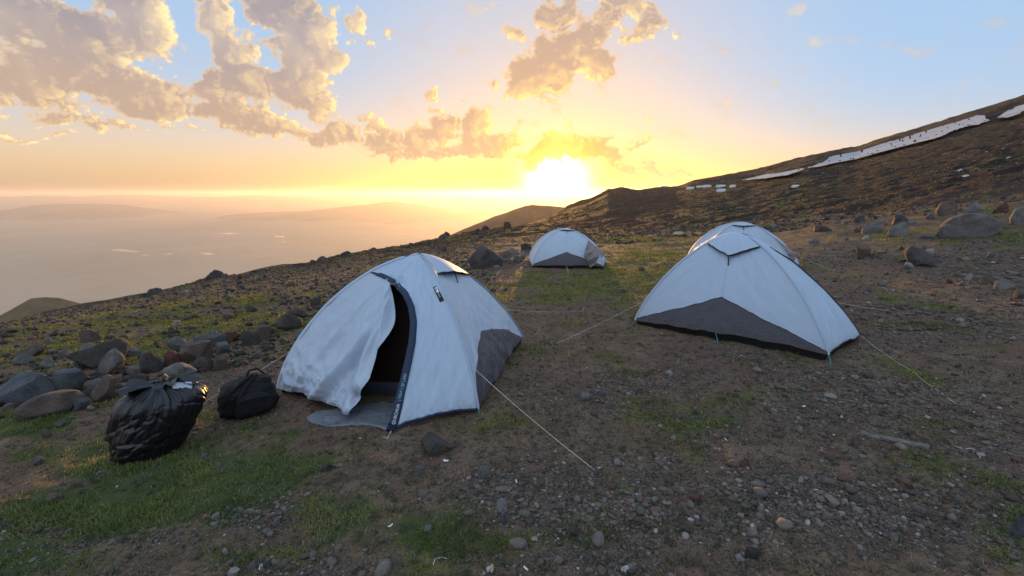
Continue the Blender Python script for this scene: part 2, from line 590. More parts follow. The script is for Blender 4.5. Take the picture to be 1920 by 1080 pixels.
GRAVEL = [(1700, 620, 260, 80, 0.8), (1600, 740, 300, 70, 0.9), (1200, 960, 300, 80, 0.8), (900, 930, 150, 60, 0.7), (480, 960, 160, 40, 0.8), (560, 1060, 200, 40, 0.9), (1500, 960, 300, 90, 0.8), (430, 690, 120, 26, 1.0), (1850, 500, 130, 60, 0.9), (200, 1000, 200, 30, 0.6),
          (1300, 720, 160, 50, 0.6), (1640, 480, 200, 30, 0.5), (1820, 760, 150, 100, 0.6)]


def masks(x, y):
    n1 = fbm(x * 1.3, y * 1.3, 4, 51)
    n2 = fbm(x * 0.6, y * 0.6, 4, 61)
    r = np.hypot(x, y)
    far = np.clip((r - 14) / 40, 0, 1)
    g = np.clip(blob_mask(x, y, GREEN) * 1.35 + 0.60 * n1 - 0.12 - 0.05, 0, 1)
    mo = np.clip(blob_mask(x, y, MOSS) * 1.3 + 0.75 * n1 - 0.06 + far * np.where(x > 0, 0.25 * n2 - 0.10, 0.4 * n2 + 0.12), 0, 1)
    gv = np.clip(blob_mask(x, y, GRAVEL) * 1.0 + 0.4 * n2, 0, 1)
    return g, mo, gv

# ---------------------------------------------------------------- ground sheet
def mat_ground():
    def b(G, bs):
        P = position(G)
        g, mo, gv, dist = (attribute(G, k) for k in ('green', 'moss', 'gravel', 'dist'))
        n_big = G.noise(P, 0.7, 5, 0.6)
        n_mid = G.noise(P, 4.5, 6, 0.65)
        n_fin = G.noise(P, 38.0, 5, 0.7)
        vo = G.n('ShaderNodeTexVoronoi', feature='F1')
        G.put(vo.inputs['Vector'], P); vo.inputs['Scale'].default_value = 34
        vo2 = G.n('ShaderNodeTexVoronoi', feature='F1')
        G.put(vo2.inputs['Vector'], P); vo2.inputs['Scale'].default_value = 90
        soil = G.ramp(n_mid, [(0.25, (0.090, 0.058, 0.038)), (0.5, (0.175, 0.116, 0.076)), (0.75, (0.26, 0.186, 0.125))])
        soil = G.mix(G.ss(n_big, 0.45, 0.65), soil, (0.17, 0.102, 0.074))
        sepc = G.n('ShaderNodeSeparateColor')
        G.put(sepc.inputs[0], vo.outputs['Color'])
        peb = G.ramp(sepc.outputs[0], [(0.0, (0.055, 0.050, 0.048)), (0.5, (0.115, 0.105, 0.098)), (0.85, (0.19, 0.175, 0.16)), (1.0, (0.26, 0.24, 0.22))])
        isp = G.ss(G.add(G.mul(vo.outputs['Distance'], 1.0), G.mul(n_fin, 0.25)), 0.62, 0.42)
        pm = G.mul(isp, G.ss(G.add(gv, G.mul(n_mid, 0.7)), 0.45, 0.9))
        col = G.mix(pm, soil, peb)
        col = G.mix(G.ss(n_fin, 0.45, 0.72, 0.0, 0.65), col, (0.030, 0.022, 0.017))
        grass = G.ramp(n_fin, [(0.25, (0.030, 0.046, 0.014)), (0.55, (0.065, 0.095, 0.028)), (0.8, (0.12, 0.14, 0.05))])
        col = G.mix(G.ss(G.add(g, G.mul(G.sub(n_fin, 0.5), 0.9)), 0.28, 0.62, 0.0, 0.85), col, grass)
        moss = G.ramp(n_mid, [(0.3, (0.075, 0.075, 0.022)), (0.55, (0.14, 0.13, 0.036)), (0.8, (0.21, 0.175, 0.062))])
        col = G.mix(G.ss(G.add(mo, G.mul(G.sub(n_mid, 0.5), 1.6)), 0.25, 0.7, 0.0, 0.85), col, moss)
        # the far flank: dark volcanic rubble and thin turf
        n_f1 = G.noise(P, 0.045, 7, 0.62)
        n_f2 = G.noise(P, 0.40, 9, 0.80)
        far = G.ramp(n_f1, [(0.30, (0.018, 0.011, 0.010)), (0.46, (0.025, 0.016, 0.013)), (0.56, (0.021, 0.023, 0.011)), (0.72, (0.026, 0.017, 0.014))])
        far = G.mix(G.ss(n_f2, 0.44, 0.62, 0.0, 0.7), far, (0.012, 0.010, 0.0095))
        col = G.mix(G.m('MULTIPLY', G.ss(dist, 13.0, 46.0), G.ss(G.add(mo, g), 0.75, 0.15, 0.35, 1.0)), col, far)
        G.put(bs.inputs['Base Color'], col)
        hgt = G.add(G.mul(isp, G.mul(G.ss(gv, 0.0, 0.6), 0.7)), G.add(G.mul(n_fin, 0.9), G.mul(n_mid, 1.6)))
        hgt = G.add(hgt, G.mul(G.m('SUBTRACT', 1.0, vo2.outputs['Distance']), 0.5))
        bump(G, bs, hgt, 1.0, 0.018)
    return material('ground', b, 0.95, 0.1)


M_GROUND = mat_ground()
fl = grid_faces(len(RS), len(AZ_D), wrap=True)[:, ::-1]
me = mesh_from('ground', np.stack([grid_x, grid_y, grid_z], -1).reshape(-1, 3), fl, M_GROUND)
mg, mm, mv = masks(grid_x, grid_y)
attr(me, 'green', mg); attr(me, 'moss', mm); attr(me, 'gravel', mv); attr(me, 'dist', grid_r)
tag(link('ground', me), kind='structure')


# ---------------------------------------------------------------- the valley floor, lakes and far hills
def mat_plain():
    def b(G, bs):
        P = position(G)
        n1 = G.noise(P, 0.0009, 6, 0.6)
        n2 = G.noise(P, 0.006, 5, 0.6)
        c = G.ramp(n1, [(0.3, (0.42, 0.31, 0.215)), (0.5, (0.46, 0.34, 0.24)), (0.7, (0.50, 0.38, 0.275))])
        c = G.mix(G.ss(n2, 0.5, 0.7, 0, 0.5), c, (0.38, 0.29, 0.195))
        G.put(bs.inputs['Base Color'], c)
    return material('valley_floor', b, 0.95, 0.1)


pr = np.concatenate([[10], np.geomspace(1500, 90000, 60)])
pa = np.radians(np.linspace(0, 360, 181)[:-1])
rr, aa = np.meshgrid(pr, pa, indexing='ij')
me = mesh_from('valley_floor', np.stack([rr * np.sin(aa), rr * np.cos(aa), np.full_like(rr, PLAIN_Z)], -1).reshape(-1, 3), grid_faces(len(pr), len(pa), True)[:, ::-1], mat_plain())
tag(link('valley_floor', me), kind='structure')

M_WATER = material('lake_water', lambda G, bs: (G.put(bs.inputs['Base Color'], (0.05, 0.06, 0.07)), bump(G, bs, G.noise(position(G), 0.02, 3, 0.5), 0.05, 1.0)), 0.12, 0.6)


def plain_hit(px, py, z=PLAIN_Z):
    d = ray(px, py)
    t = (z - EYE) / d[..., 2]
    P = d * t[..., None]
    P[..., 2] = z
    return P


def lake(pts, lift):
    # outline on the valley floor, subdivided with an uneven shore
    pts = np.array(pts, float)
    q = []
    for i in range(len(pts)):
        a, b2 = pts[i], pts[(i + 1) % len(pts)]
        for k in range(5):
            q.append(a + (b2 - a) * k / 5 + np.random.normal(0, 0.25, 2))
    P = plain_hit(np.array(q)[:, 0], np.array(q)[:, 1])
    P[:, 2] = PLAIN_Z + lift
    me = mesh_from('lake', P, [tuple(range(len(q)))[::-1]], M_WATER, False)
    if me.polygons[0].normal.z < 0:
        me.flip_normals()
    tag(link('lake', me), kind='structure')


lake([(205, 470), (222, 467.5), (240, 468.5), (266, 473), (250, 474), (222, 472)], 2)
lake([(264, 477.5), (282, 478.5), (278, 480.5), (266, 479.5)], 2)
lake([(308, 476.5), (326, 475.5), (322, 478.5), (310, 479)], 2)
lake([(376, 474), (394, 474), (406, 478), (390, 479.5), (380, 477)], 2)
lake([(404, 437), (432, 436), (450, 438), (430, 440)], 2)
lake([(514, 442), (536, 443), (532, 446), (518, 445)], 2)
lake([(524, 453), (540, 454), (534, 456.5)], 2)


def mat_hill(c1, c2, scale):
    def b(G, bs):
        P = position(G)
        n = G.noise(P, scale, 7, 0.62)
        G.put(bs.inputs['Base Color'], G.ramp(n, [(0.32, c1), (0.62, c2)]))
    return material('hill', b, 0.95, 0.1)


def hill(name, pts, r, depth, drop, rough, mat, n_az=260, n_t=60, seed=0, base=None):
    """a ridge whose crest runs along the given skyline at distance r"""
    p = np.array(pts, float)
    rc = np.array([q[2] if len(q) > 2 else r for q in pts], float)
    az, te = azel(p[:, 0], p[:, 1])
    A = np.linspace(az[0], az[-1], n_az)
    T = np.interp(A, az, te)
    Rc = np.interp(A, az, rc)
    zc = EYE + T * Rc
    t = np.linspace(-1, 1, n_t)
    t = np.sign(t) * np.abs(t) ** 1.5
    tt, AA = np.meshgrid(t, A, indexing='ij')
    rad = Rc[None] + tt * depth
    z = zc[None] - np.abs(tt) ** 1.15 * drop
    X, Y = rad * np.sin(np.radians(AA)), rad * np.cos(np.radians(AA))
    z = z + rough * fbm(X / (rough * 14), Y / (rough * 14), 5, seed) * (0.25 + np.clip(np.abs(tt) * 3, 0, 1)) - rough * 0.2
    if base is not None:
        z = np.maximum(z, base)
    me = mesh_from(name, np.stack([X, Y, z], -1).reshape(-1, 3), grid_faces(n_t, n_az)[:, ::-1], mat)
    return tag(link(name, me), kind='structure')


M_H1 = mat_hill((0.055, 0.042, 0.032), (0.11, 0.085, 0.060), 0.02)
M_H2 = mat_hill((0.060, 0.058, 0.030), (0.10, 0.085, 0.055), 0.03)
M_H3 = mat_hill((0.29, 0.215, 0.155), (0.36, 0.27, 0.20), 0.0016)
hill('ridge', [(800, 462), (845, 439), (868, 429), (889, 420), (930, 404), (950, 398), (967, 391), (985, 384), (998, 382), (1015, 384), (1033, 385), (1068, 390), (1130, 400), (1200, 420)],
     900, 350, 190, 5.0, M_H1, seed=71)
hill('hill', [(330, 548), (365, 533), (400, 520), (440, 514), (475, 505), (500, 499), (530, 493.5), (560, 492), (590, 494), (640, 477), (700, 466), (765, 457), (830, 444), (900, 432), (960, 430)],
     260, 110, 70, 1.6, M_H2, seed=72)
hill('hill', [(-160, 640), (-60, 605), (0, 590), (30, 574), (58, 558), (85, 555), (112, 557), (145, 566), (190, 578), (260, 600)], 1700, 500, 300, 8.0, M_H2, seed=73)
hill('hill', [(60, 592), (130, 573), (160, 567), (200, 561), (262, 549), (285, 545), (310, 543), (345, 538), (400, 535), (470, 540)], 190, 70, 45, 1.2, M_H2, seed=74)
hill('mountain', [(380, 412), (430, 402), (500, 398), (560, 395), (600, 392), (640, 388), (675, 384), (700, 381), (722, 378), (742, 376), (760, 379), (782, 382), (800, 386), (830, 390), (870, 394), (930, 398), (1050, 402)],
     14000, 4200, 420, 60, M_H3, seed=75, base=PLAIN_Z - 20)
hill('mountain', [(-260, 400), (-80, 398), (0, 394), (40, 388), (75, 383), (110, 381), (150, 382), (190, 381), (240, 384), (280, 390), (330, 396), (420, 402), (500, 408)],
     19000, 5200, 500, 70, M_H3, seed=76, base=PLAIN_Z - 20)

hill('mountain', [(-400, 372), (-200, 369), (-60, 371), (60, 366), (140, 368), (230, 364), (320, 367), (410, 369), (480, 365), (560, 367), (640, 364), (720, 367), (800, 369), (900, 368), (1000, 370), (1100, 372)],
     38000, 9000, 700, 90, M_H3, seed=78, base=PLAIN_Z - 20)

# ---------------------------------------------------------------- snow patches on the flank
M_SNOW = material('snow', lambda G, bs: (G.put(bs.inputs['Base Color'], G.ramp(G.noise(position(G), 0.35, 5, 0.6), [(0.3, (0.26, 0.25, 0.255)), (0.6, (0.42, 0.41, 0.415))])),
                                        bump(G, bs, G.noise(position(G), 1.2, 4, 0.6), 0.5, 0.2)), 0.7, 0.3)


def inside(poly, x, y):
    c = np.zeros(x.shape, bool)
    n = len(poly)
    for i in range(n):
        x1, y1 = poly[i]; x2, y2 = poly[(i + 1) % n]
        k = ((y1 > y) != (y2 > y)) & (x < (x2 - x1) * (y - y1) / (y2 - y1 + 1e-12) + x1)
        c ^= k
    return c


def snow(poly, holes=0.0):
    poly = np.array(poly, float) * 0.37037 + np.array([1240, 160])
    xs = np.arange(poly[:, 0].min() - 1, poly[:, 0].max() + 2, 0.8)
    ys = np.arange(poly[:, 1].min() - 1, poly[:, 1].max() + 2, 0.45)
    X, Y = np.meshgrid(xs, ys, indexing='ij')
    wx = X + 2.0 * fbm(X * 0.07, Y * 0.15, 4, 81); wy = Y + 0.9 * fbm(X * 0.13, Y * 0.23, 3, 83)
    ok = inside(poly, wx, wy) & (fbm(X * 0.10, Y * 0.30, 3, 85) > -0.85 + holes)
    P = hit(X.ravel(), Y.ravel(), z=base_z).reshape(*X.shape, 3)
    # wind-packed snow fills the small hollows
    P[..., 2] = base_z(P[..., 0], P[..., 1]) + 1.3 * np.clip((np.hypot(P[..., 0], P[..., 1]) - 60) / 200, 0, 1) * fbm(P[..., 0] * 0.03, P[..., 1] * 0.03, 2, 31) + 0.75
    dist = np.hypot(P[..., 0], P[..., 1])
    f, idx, V = [], {}, []
    for i in range(len(xs) - 1):
        for j in range(len(ys) - 1):
            if ok[i, j] and ok[i + 1, j] and ok[i, j + 1] and ok[i + 1, j + 1]:
                dd = dist[i:i + 2, j:j + 2]
                if not np.isfinite(dd).all() or dd.max() - dd.min() > 90:
                    continue
                q = []
                for a, b2 in ((i, j), (i, j + 1), (i + 1, j + 1), (i + 1, j)):
                    if (a, b2) not in idx:
                        idx[(a, b2)] = len(V); V.append(P[a, b2])
                    q.append(idx[(a, b2)])
                f.append(q)
    tag(link('snow_patch', mesh_from('snow_patch', V, f, M_SNOW)), kind='structure')


snow([(365, 496), (450, 479), (520, 466), (600, 460), (680, 442), (718, 436), (712, 448), (690, 463), (650, 481), (540, 497), (440, 497)])
snow([(735, 432), (800, 406), (880, 376), (930, 370), (990, 346), (1060, 330), (1120, 312), (1210, 290), (1260, 275), (1330, 246), (1450, 215), (1560, 180), (1600, 166), (1636, 172), (1640, 184), (1662, 194),
      (1600, 214), (1530, 225), (1460, 250), (1380, 290), (1300, 305), (1210, 331), (1100, 360), (1000, 386), (930, 400), (820, 428), (742, 438)], 0.12)
snow([(1690, 186), (1740, 150), (1840, 110), (1900, 90), (1900, 125), (1836, 146), (1770, 174)])
snow([(1720, 430), (1745, 422), (1764, 424), (1740, 434)])
snow([(1478, 490), (1512, 482), (1516, 490), (1486, 498)])
snow([(1505, 524), (1545, 518), (1548, 528), (1515, 534)])

# ---------------------------------------------------------------- haze
hz = bpy.data.materials.new('haze')
hz.use_nodes = True
hz.node_tree.nodes.clear()
HG = NG(hz.node_tree)
pv = HG.n('ShaderNodeVolumePrincipled')
pv.inputs['Color'].default_value = (1.0, 0.89, 0.78, 1)
pv.inputs['Density'].default_value = 0.000045
pv.inputs['Anisotropy'].default_value = 0.66
ho = HG.n('ShaderNodeOutputMaterial')
hz.node_tree.links.new(pv.outputs[0], ho.inputs['Volume'])
zt = float(max(grid_z.max(), 90)) + 6.0
hv = [(sx * 100000, sy * 100000, z) for z in (PLAIN_Z - 60, zt) for sx, sy in ((-1, -1), (1, -1), (1, 1), (-1, 1))]
hf = [(3, 2, 1, 0), (4, 5, 6, 7), (0, 1, 5, 4), (1, 2, 6, 5), (2, 3, 7, 6), (3, 0, 4, 7)]
tag(link('haze', mesh_from('haze', hv, hf, hz, False)), kind='stuff')

# ---------------------------------------------------------------- tents
def fabric(name, col, rough, wr=1.0, spec=0.35):
    def b(G, bs):
        P = position(G)
        n1 = G.noise(P, 9.0, 4, 0.6, 1.5)
        n2 = G.noise(P, 34.0, 4, 0.6, 1.0)
        sc = G.vscale(P, 1.0)
        c = G.mix(G.ss(G.noise(P, 2.2, 4, 0.6), 0.35, 0.7, 0.0, 0.16), col, tuple(x * 0.72 for x in col))
        mud = G.mul(G.mul(attribute(G, 'dirt'), G.ss(G.add(G.noise(P, 26.0, 5, 0.7), G.mul(attribute(G, 'dirt'), 0.22)), 0.50, 0.72)), 0.6)
        c = G.mix(mud, c, (0.115, 0.085, 0.060))
        G.put(bs.inputs['Base Color'], c)
        rid = G.m('ABSOLUTE', G.sub(n1, 0.5))
        bump(G, bs, G.add(G.mul(rid, 2.2), G.mul(n2, 0.28)), 0.32 * wr, 0.02)
    return material(name, b, rough, spec)


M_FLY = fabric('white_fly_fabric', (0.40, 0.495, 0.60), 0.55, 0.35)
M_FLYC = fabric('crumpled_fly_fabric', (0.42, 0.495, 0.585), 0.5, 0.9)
M_LINING = fabric('flap_lining', (0.23, 0.20, 0.205), 0.5, 2.0)
M_GREY = fabric('grey_fly_fabric', (0.066, 0.064, 0.076), 0.42, 1.3)
M_SKIRT = fabric('black_skirt', (0.012, 0.012, 0.013), 0.5)
M_TRIM = fabric('black_trim', (0.012, 0.013, 0.018), 0.6)
M_NAVY = fabric('navy_band', (0.018, 0.032, 0.070), 0.6, 0.5)
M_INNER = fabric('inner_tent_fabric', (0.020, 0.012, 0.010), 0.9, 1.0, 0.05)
M_TUB = fabric('tub_fabric', (0.045, 0.050, 0.062), 0.5)
M_ROPE = material('guy_rope', lambda G, bs: G.put(bs.inputs['Base Color'], (0.62, 0.57, 0.47)), 0.8)
M_TEAL = material('teal_webbing', lambda G, bs: G.put(bs.inputs['Base Color'], (0.03, 0.30, 0.27)), 0.7)
M_PEG = material('steel_peg', lambda G, bs: (G.put(bs.inputs['Base Color'], (0.45, 0.45, 0.46)), G.put(bs.inputs['Metallic'], 1.0)), 0.4)
M_WHITE = material('white_print', lambda G, bs: G.put(bs.inputs['Base Color'], (0.75, 0.75, 0.75)), 0.7)
M_TEALP = material('pale_teal_print', lambda G, bs: G.put(bs.inputs['Base Color'], (0.22, 0.50, 0.52)), 0.7)


def sstep(x, a, b):
    k = np.clip((np.asarray(x, float) - a) / (b - a), 0, 1)
    return k * k * (3 - 2 * k)


def tube(pts, rad, n=5):
    """verts, faces of a round cord through the points"""
    pts = np.asarray(pts, float)
    m = len(pts)
    T = np.gradient(pts, axis=0)
    T /= np.linalg.norm(T, axis=1)[:, None] + 1e-12
    up = np.where(np.abs(T[:, 2:3]) > 0.9, np.array([[1.0, 0, 0]]), np.array([[0, 0, 1.0]]))
    S1 = np.cross(T, up); S1 /= np.linalg.norm(S1, axis=1)[:, None]
    S2 = np.cross(T, S1)
    a = np.linspace(0, 2 * math.pi, n, endpoint=False)
    rad = np.broadcast_to(rad, (m,))
    V = pts[:, None] + rad[:, None, None] * (np.cos(a)[None, :, None] * S1[:, None] + np.sin(a)[None, :, None] * S2[:, None])
    f = [tuple(int(k) for k in q) for q in grid_faces(m, n, True)]
    f += [tuple(range(n))[::-1], tuple(range((m - 1) * n, m * n))]
    return V.reshape(-1, 3), f


class Tent:
    """dome fly: base corners on the ground, an apex, superelliptic panels between"""
    def __init__(self, base, apex, poles, hem, front, nmid=1.38, ncor=1.62, ncorw=0.16, wrinkle=0.006, seed=0, bow=0.0, kb=0.22):
        self.B = np.array(base, float)          # corners, in order round the tent
        self.A = np.array(apex, float)
        self.poles, self.hem = np.array(poles, float), np.array(hem, float)
        self.N = len(self.B)
        self.front = front
        self.nmid, self.ncor, self.w = nmid, ncor, ncorw
        self.wr, self.seed, self.bow = wrinkle, seed, bow
        c = self.B.mean(0)
        self.loc = np.array([c[0], c[1], float(ground_z(c[0], c[1]))])
        self.extra = None
        self.kb = kb

    def S(self, e, t, v, raw=False):
        """e edge index (array or scalar), t along that edge 0..1, v from hem 0 to apex 1"""
        t, v = np.broadcast_arrays(np.asarray(t, float), np.asarray(v, float))
        # a panel of several edges may be addressed with t beyond 1
        k = np.minimum(np.floor(np.clip(t, 0, None)).astype(int), 1)
        tt = t - k
        i0 = (e + k) % self.N
        i1 = (i0 + 1) % self.N
        P0, P1 = self.B[i0], self.B[i1]
        base = P0 + (P1 - P0) * tt[..., None]
        if self.bow:
            d = P1 - P0
            nrm = np.stack([d[..., 1], -d[..., 0], np.zeros_like(d[..., 0])], -1)
            nrm /= np.linalg.norm(nrm, axis=-1)[..., None]
            base = base - nrm * (self.bow * 4 * tt * (1 - tt))[..., None]
        hem = self.hem[i0] + (self.hem[i1] - self.hem[i0]) * tt + 0.03 * 4 * tt * (1 - tt)
        zb = ground_z(base[..., 0], base[..., 1]) + hem
        L = np.linalg.norm(P1 - P0, axis=-1)
        n = self.nmid + (self.ncor - self.nmid) * np.maximum(self.poles[i0] * np.exp(-tt / self.w), self.poles[i1] * np.exp(-(1 - tt) / self.w))
        n = n - self.kb * np.clip(1 - v * 1.15, 0, 1)
        phi = np.clip(v, 0, 1) * math.pi / 2
        s = np.cos(phi) ** (2 / n)
        h = np.sin(phi) ** (2 / n)
        P = np.empty(t.shape + (3,))
        P[..., :2] = self.A[:2] + (base[..., :2] - self.A[:2]) * s[..., None]
        P[..., 2] = zb + (self.A[2] - zb) * h
        if raw:
            return P
        out = P - np.array([self.A[0], self.A[1], self.loc[2] - 0.2])
        out /= np.linalg.norm(out, axis=-1)[..., None]
        a = tt * L
        b = h * 1.1
        env = np.clip(s * 4, 0, 1) * (0.35 + 0.65 * np.clip(4 * tt * (1 - tt) * 2, 0, 1))
        sd = self.seed + 7 * 1
        q = e + k
        w = fbm((a * 0.8 + b) * 2.2 + 13 * q, (a - b * 0.7) * 8.0, 3, sd) * 0.6 + fbm((a * 0.8 - b) * 2.4 + 31 * q, (a + b * 0.8) * 7.0, 3, sd + 5) * 0.6
        w = w - np.abs(fbm(a * 3 + 5 * q, b * 3.0, 3, sd + 9)) * 0.8
        P = P + out * (self.wr * env * w)[..., None]
        if self.extra is not None:
            P = self.extra(self, e, t, v, P, out)
        return P

    def normal(self, e, t, v):
        d = 0.004
        a = self.S(e, t + d, v, True) - self.S(e, np.asarray(t) - d, v, True)
        b = self.S(e, t, np.minimum(np.asarray(v) + d, 0.999), True) - self.S(e, t, np.asarray(v) - d, True)
        n = np.cross(a, b)
        n /= np.linalg.norm(n, axis=-1)[..., None] + 1e-12
        P = self.S(e, t, v, True)
        o = P - np.array([self.A[0], self.A[1], self.loc[2] - 0.3])
        sg = np.sign((n * o).sum(-1))
        return n * sg[..., None]

    def off(self, e, t, v, d):
        return self.S(e, t, v) + self.normal(e, t, v) * np.asarray(d)[..., None]

    def inv(self, e, pts, tmax=1.0):
        """(t, v) on a panel for pixels of the photograph"""
        T, V = np.meshgrid(np.linspace(0, tmax, 420), np.linspace(0, 0.995, 320), indexing='ij')
        x, y = project(self.S(e, T, V, True))
        N = self.normal(e, T, V)
        P = self.S(e, T, V, True)
        facing = (N * (np.array([0, 0, EYE]) - P)).sum(-1) > 0
        r = []
        for px, py in pts:
            d = (x - px) ** 2 + (y - py) ** 2 + np.where(facing, 0, 1e6)
            k = np.unravel_index(np.argmin(d), d.shape)
            r.append((T[k], V[k]))
        return np.array(r)

    def vheight(self, e, t, h):
        V = np.linspace(0, 1, 400)
        n = self.nmid - self.kb * np.clip(1 - V * 1.15, 0, 1)
        return float(np.interp(h, np.sin(V * math.pi / 2) ** (2 / n), V))

    # ---- pieces
    def root(self, label, group):
        self.o = thing('dome_tent', self.loc, label, 'tent', group)
        return self.o

    def piece(self, name, P, mat, wrap=False, parent=None, thick=0.0):
        m, n = P.shape[:2]
        return self.raw(name, P.reshape(-1, 3), grid_faces(m, n, wrap), mat, parent)

    def raw(self, name, V, F, mat, parent=None, smooth=True):
        me = mesh_from(name, np.asarray(V) - self.loc, F, mat, smooth)
        return link(name, me, parent or self.o)

    def panel(self, name, e, t0, t1, v0, v1, mat, nt=60, nv=50, parent=None):
        """t0,t1 may be functions of v; v0,v1 functions of t (not both)"""
        if callable(v0) or callable(v1):
            t = np.linspace(t0, t1, nt)
            a = np.array([v0(x) if callable(v0) else v0 for x in t])
            b = np.array([v1(x) if callable(v1) else v1 for x in t])
            k = np.linspace(0, 1, nv)
            T = np.repeat(t[:, None], nv, 1)
            V = a[:, None] + (b - a)[:, None] * k
        else:
            v = np.linspace(v0, v1, nv)
            a = np.array([t0(x) if callable(t0) else t0 for x in v])
            b = np.array([t1(x) if callable(t1) else t1 for x in v])
            k = np.linspace(0, 1, nt)
            T = a[None] + (b - a)[None] * k[:, None]
            V = np.repeat(v[None], nt, 0)
        o = self.piece(name, self.S(e, T, V), mat, parent=parent)
        attr(o.data, 'dirt', np.exp(-(V / 0.075) ** 1.5))
        return o

    def ribbon(self, name, e, tv, width, mat, off=0.006, parent=None, taper=None):
        tv = np.array(tv, float)
        k = np.linspace(0, len(tv) - 1, 12 * (len(tv) - 1) + 1)
        t = np.interp(k, np.arange(len(tv)), tv[:, 0]); v = np.interp(k, np.arange(len(tv)), tv[:, 1])
        C = self.off(e, t, v, np.full(len(t), off))
        N = self.normal(e, t, v)
        T = np.gradient(C, axis=0); T /= np.linalg.norm(T, axis=1)[:, None]
        Sd = np.cross(N, T)
        w = np.broadcast_to(width, (len(t),)) if taper is None else np.interp(np.linspace(0, 1, len(t)), taper[0], taper[1])
        prof = [(-0.5, -off * 0.9), (-0.5, 0.0), (0.5, 0.0), (0.5, -off * 0.9)]
        P = np.stack([C + Sd * (a * w)[:, None] + N * b for a, b in prof], 1)
        self.frame = (C, T, Sd, N, w)
        return self.piece(name, P, mat, parent=parent)

    def skirt(self, name, e, t0, t1, mat, top=0.012, inset=0.03):
        t = np.linspace(t0, t1, 50)
        P = self.S(e, t, np.full_like(t, top))
        c = self.A[:2] - P[:, :2]
        c /= np.linalg.norm(c, axis=1)[:, None]
        rows = []
        for k, i in ((0.0, 0.004), (0.45, inset), (1.0, inset + 0.01)):
            Q = P.copy()
            Q[:, :2] += c * i
            g = ground_z(Q[:, 0], Q[:, 1]) - 0.01
            Q[:, 2] = P[:, 2] + (g - P[:, 2]) * k + 0.004 * (k > 0) * fbm(t * 14, t * 0 + k * 3, 2, 5)
            rows.append(Q)
        return self.piece(name, np.stack(rows, 1), mat)

    def guy(self, p_top, p_bot, sag=0.02, rad=0.0018, peg=True):
        a, b = np.array(p_top, float), np.array(p_bot, float)
        k = np.linspace(0, 1, 14)[:, None]
        P = a + (b - a) * k
        P[:, 2] -= (sag * 4 * k * (1 - k))[:, 0]
        P[:, 2] = np.maximum(P[:, 2], ground_z(P[:, 0], P[:, 1]) + 0.012 * (1 - k[:, 0]))
        V, F = tube(P, rad)
        g = self.raw('guy_line', V, F, M_ROPE)
        if peg:
            d = (a - b) / np.linalg.norm(a - b)
            p0 = b + np.array([0, 0, -0.03]); p1 = b - np.array([d[0], d[1], 0]) * 0.035 + np.array([0, 0, 0.035])
            V, F = tube(np.linspace(p0, p1, 4), 0.004)
            V2, F2 = tube([p1 + np.array([-0.012, 0, 0.0]), p1, p1 + np.array([0.012, 0, -0.004])], 0.004)
            self.raw('tent_peg', np.concatenate([V, V2]), F + [tuple(i + len(V) for i in f) for f in F2], M_PEG)
        return g

    def loop(self, p_top, p_bot, mat):
        V, F = tube(np.stack([np.array(p_top), (np.array(p_top) + np.array(p_bot)) / 2 + [0.006, -0.004, 0.0], np.array(p_bot)]), 0.004)
        self.raw('peg_loop', V, F, mat)

    def vent(self, e, t0, t1, va, vm, vtop=0.985, lift=0.035, trim=0.012, strap=0.06):
        """visor over the vent: its lower edge hangs in a shallow V, bound in black tape"""
        t = np.linspace(t0, t1, 41)
        c = 1 - np.abs(2 * (t - t0) / (t1 - t0) - 1)
        if isinstance(va, tuple):
            vl = va[0] + (va[1] - va[0]) * (t - t0) / (t1 - t0) + vm * c
        else:
            vl = va + (vm - va) * c
        k = np.linspace(0, 1, 14)
        V = vl[:, None] + (vtop - vl)[:, None] * k
        T = np.repeat(t[:, None], 14, 1)
        lf = 0.014 + lift * (c[:, None] ** 0.6) * (1 - k) ** 1.2
        P = self.off(e, T, V, lf)
        P2 = self.off(e, T, V, np.maximum(lf - 0.006, 0.001))
        fl = self.piece('vent_flap', P, M_FLY)
        # tape along the edge, with its depth
        Pe, Pi = P[:, 0], P2[:, 0]
        D = P[:, 1] - P[:, 0]; D /= np.linalg.norm(D, axis=1)[:, None]
        N = self.normal(e, t, vl)
        self.piece('vent_trim', np.stack([Pi - N * 0.004, Pe - D * 0.004, Pe + N * 0.003, Pe + D * trim + N * 0.003, Pe + D * trim - N * 0.003], 1), M_TRIM, parent=fl)
        # dark mesh under the visor
        k2 = np.linspace(0, 1, 8)
        Vm = (vl + 0.035 * c)[:, None] + (vtop - 0.02 - vl - 0.035 * c)[:, None] * k2
        self.piece('vent_mesh', self.off(e, np.repeat(t[3:-3, None], 8, 1), Vm[3:-3], np.full((35, 8), 0.003)), M_INNER, parent=fl)
        mid = len(t) // 2
        q = Pe[mid]
        vs = max(vl[mid] - strap, 0.02)
        s2 = self.off(e, np.array([t[mid]]), np.array([vs]), np.array([0.004]))[0]
        Tn = Pe[mid + 1] - Pe[mid - 1]; Tn /= np.linalg.norm(Tn)
        rows = np.stack([np.stack([q - Tn * 0.008, q + Tn * 0.008]), np.stack([s2 - Tn * 0.007, s2 + Tn * 0.007])])
        Nn = N[mid] * 0.002
        self.raw('vent_strap', np.concatenate([rows.reshape(-1, 3) + Nn, rows.reshape(-1, 3) - Nn]), [(0, 1, 3, 2), (4, 6, 7, 5), (0, 2, 6, 4), (1, 5, 7, 3)], M_TRIM, parent=fl, smooth=False)

    def sleeve(self, e, t=0.0, v0=0.01, v1=0.97, w=0.028):
        return self.ribbon('pole_sleeve', e, [(t, v_) for v_ in np.linspace(v0, v1, 12)], w, M_FLY, 0.007)

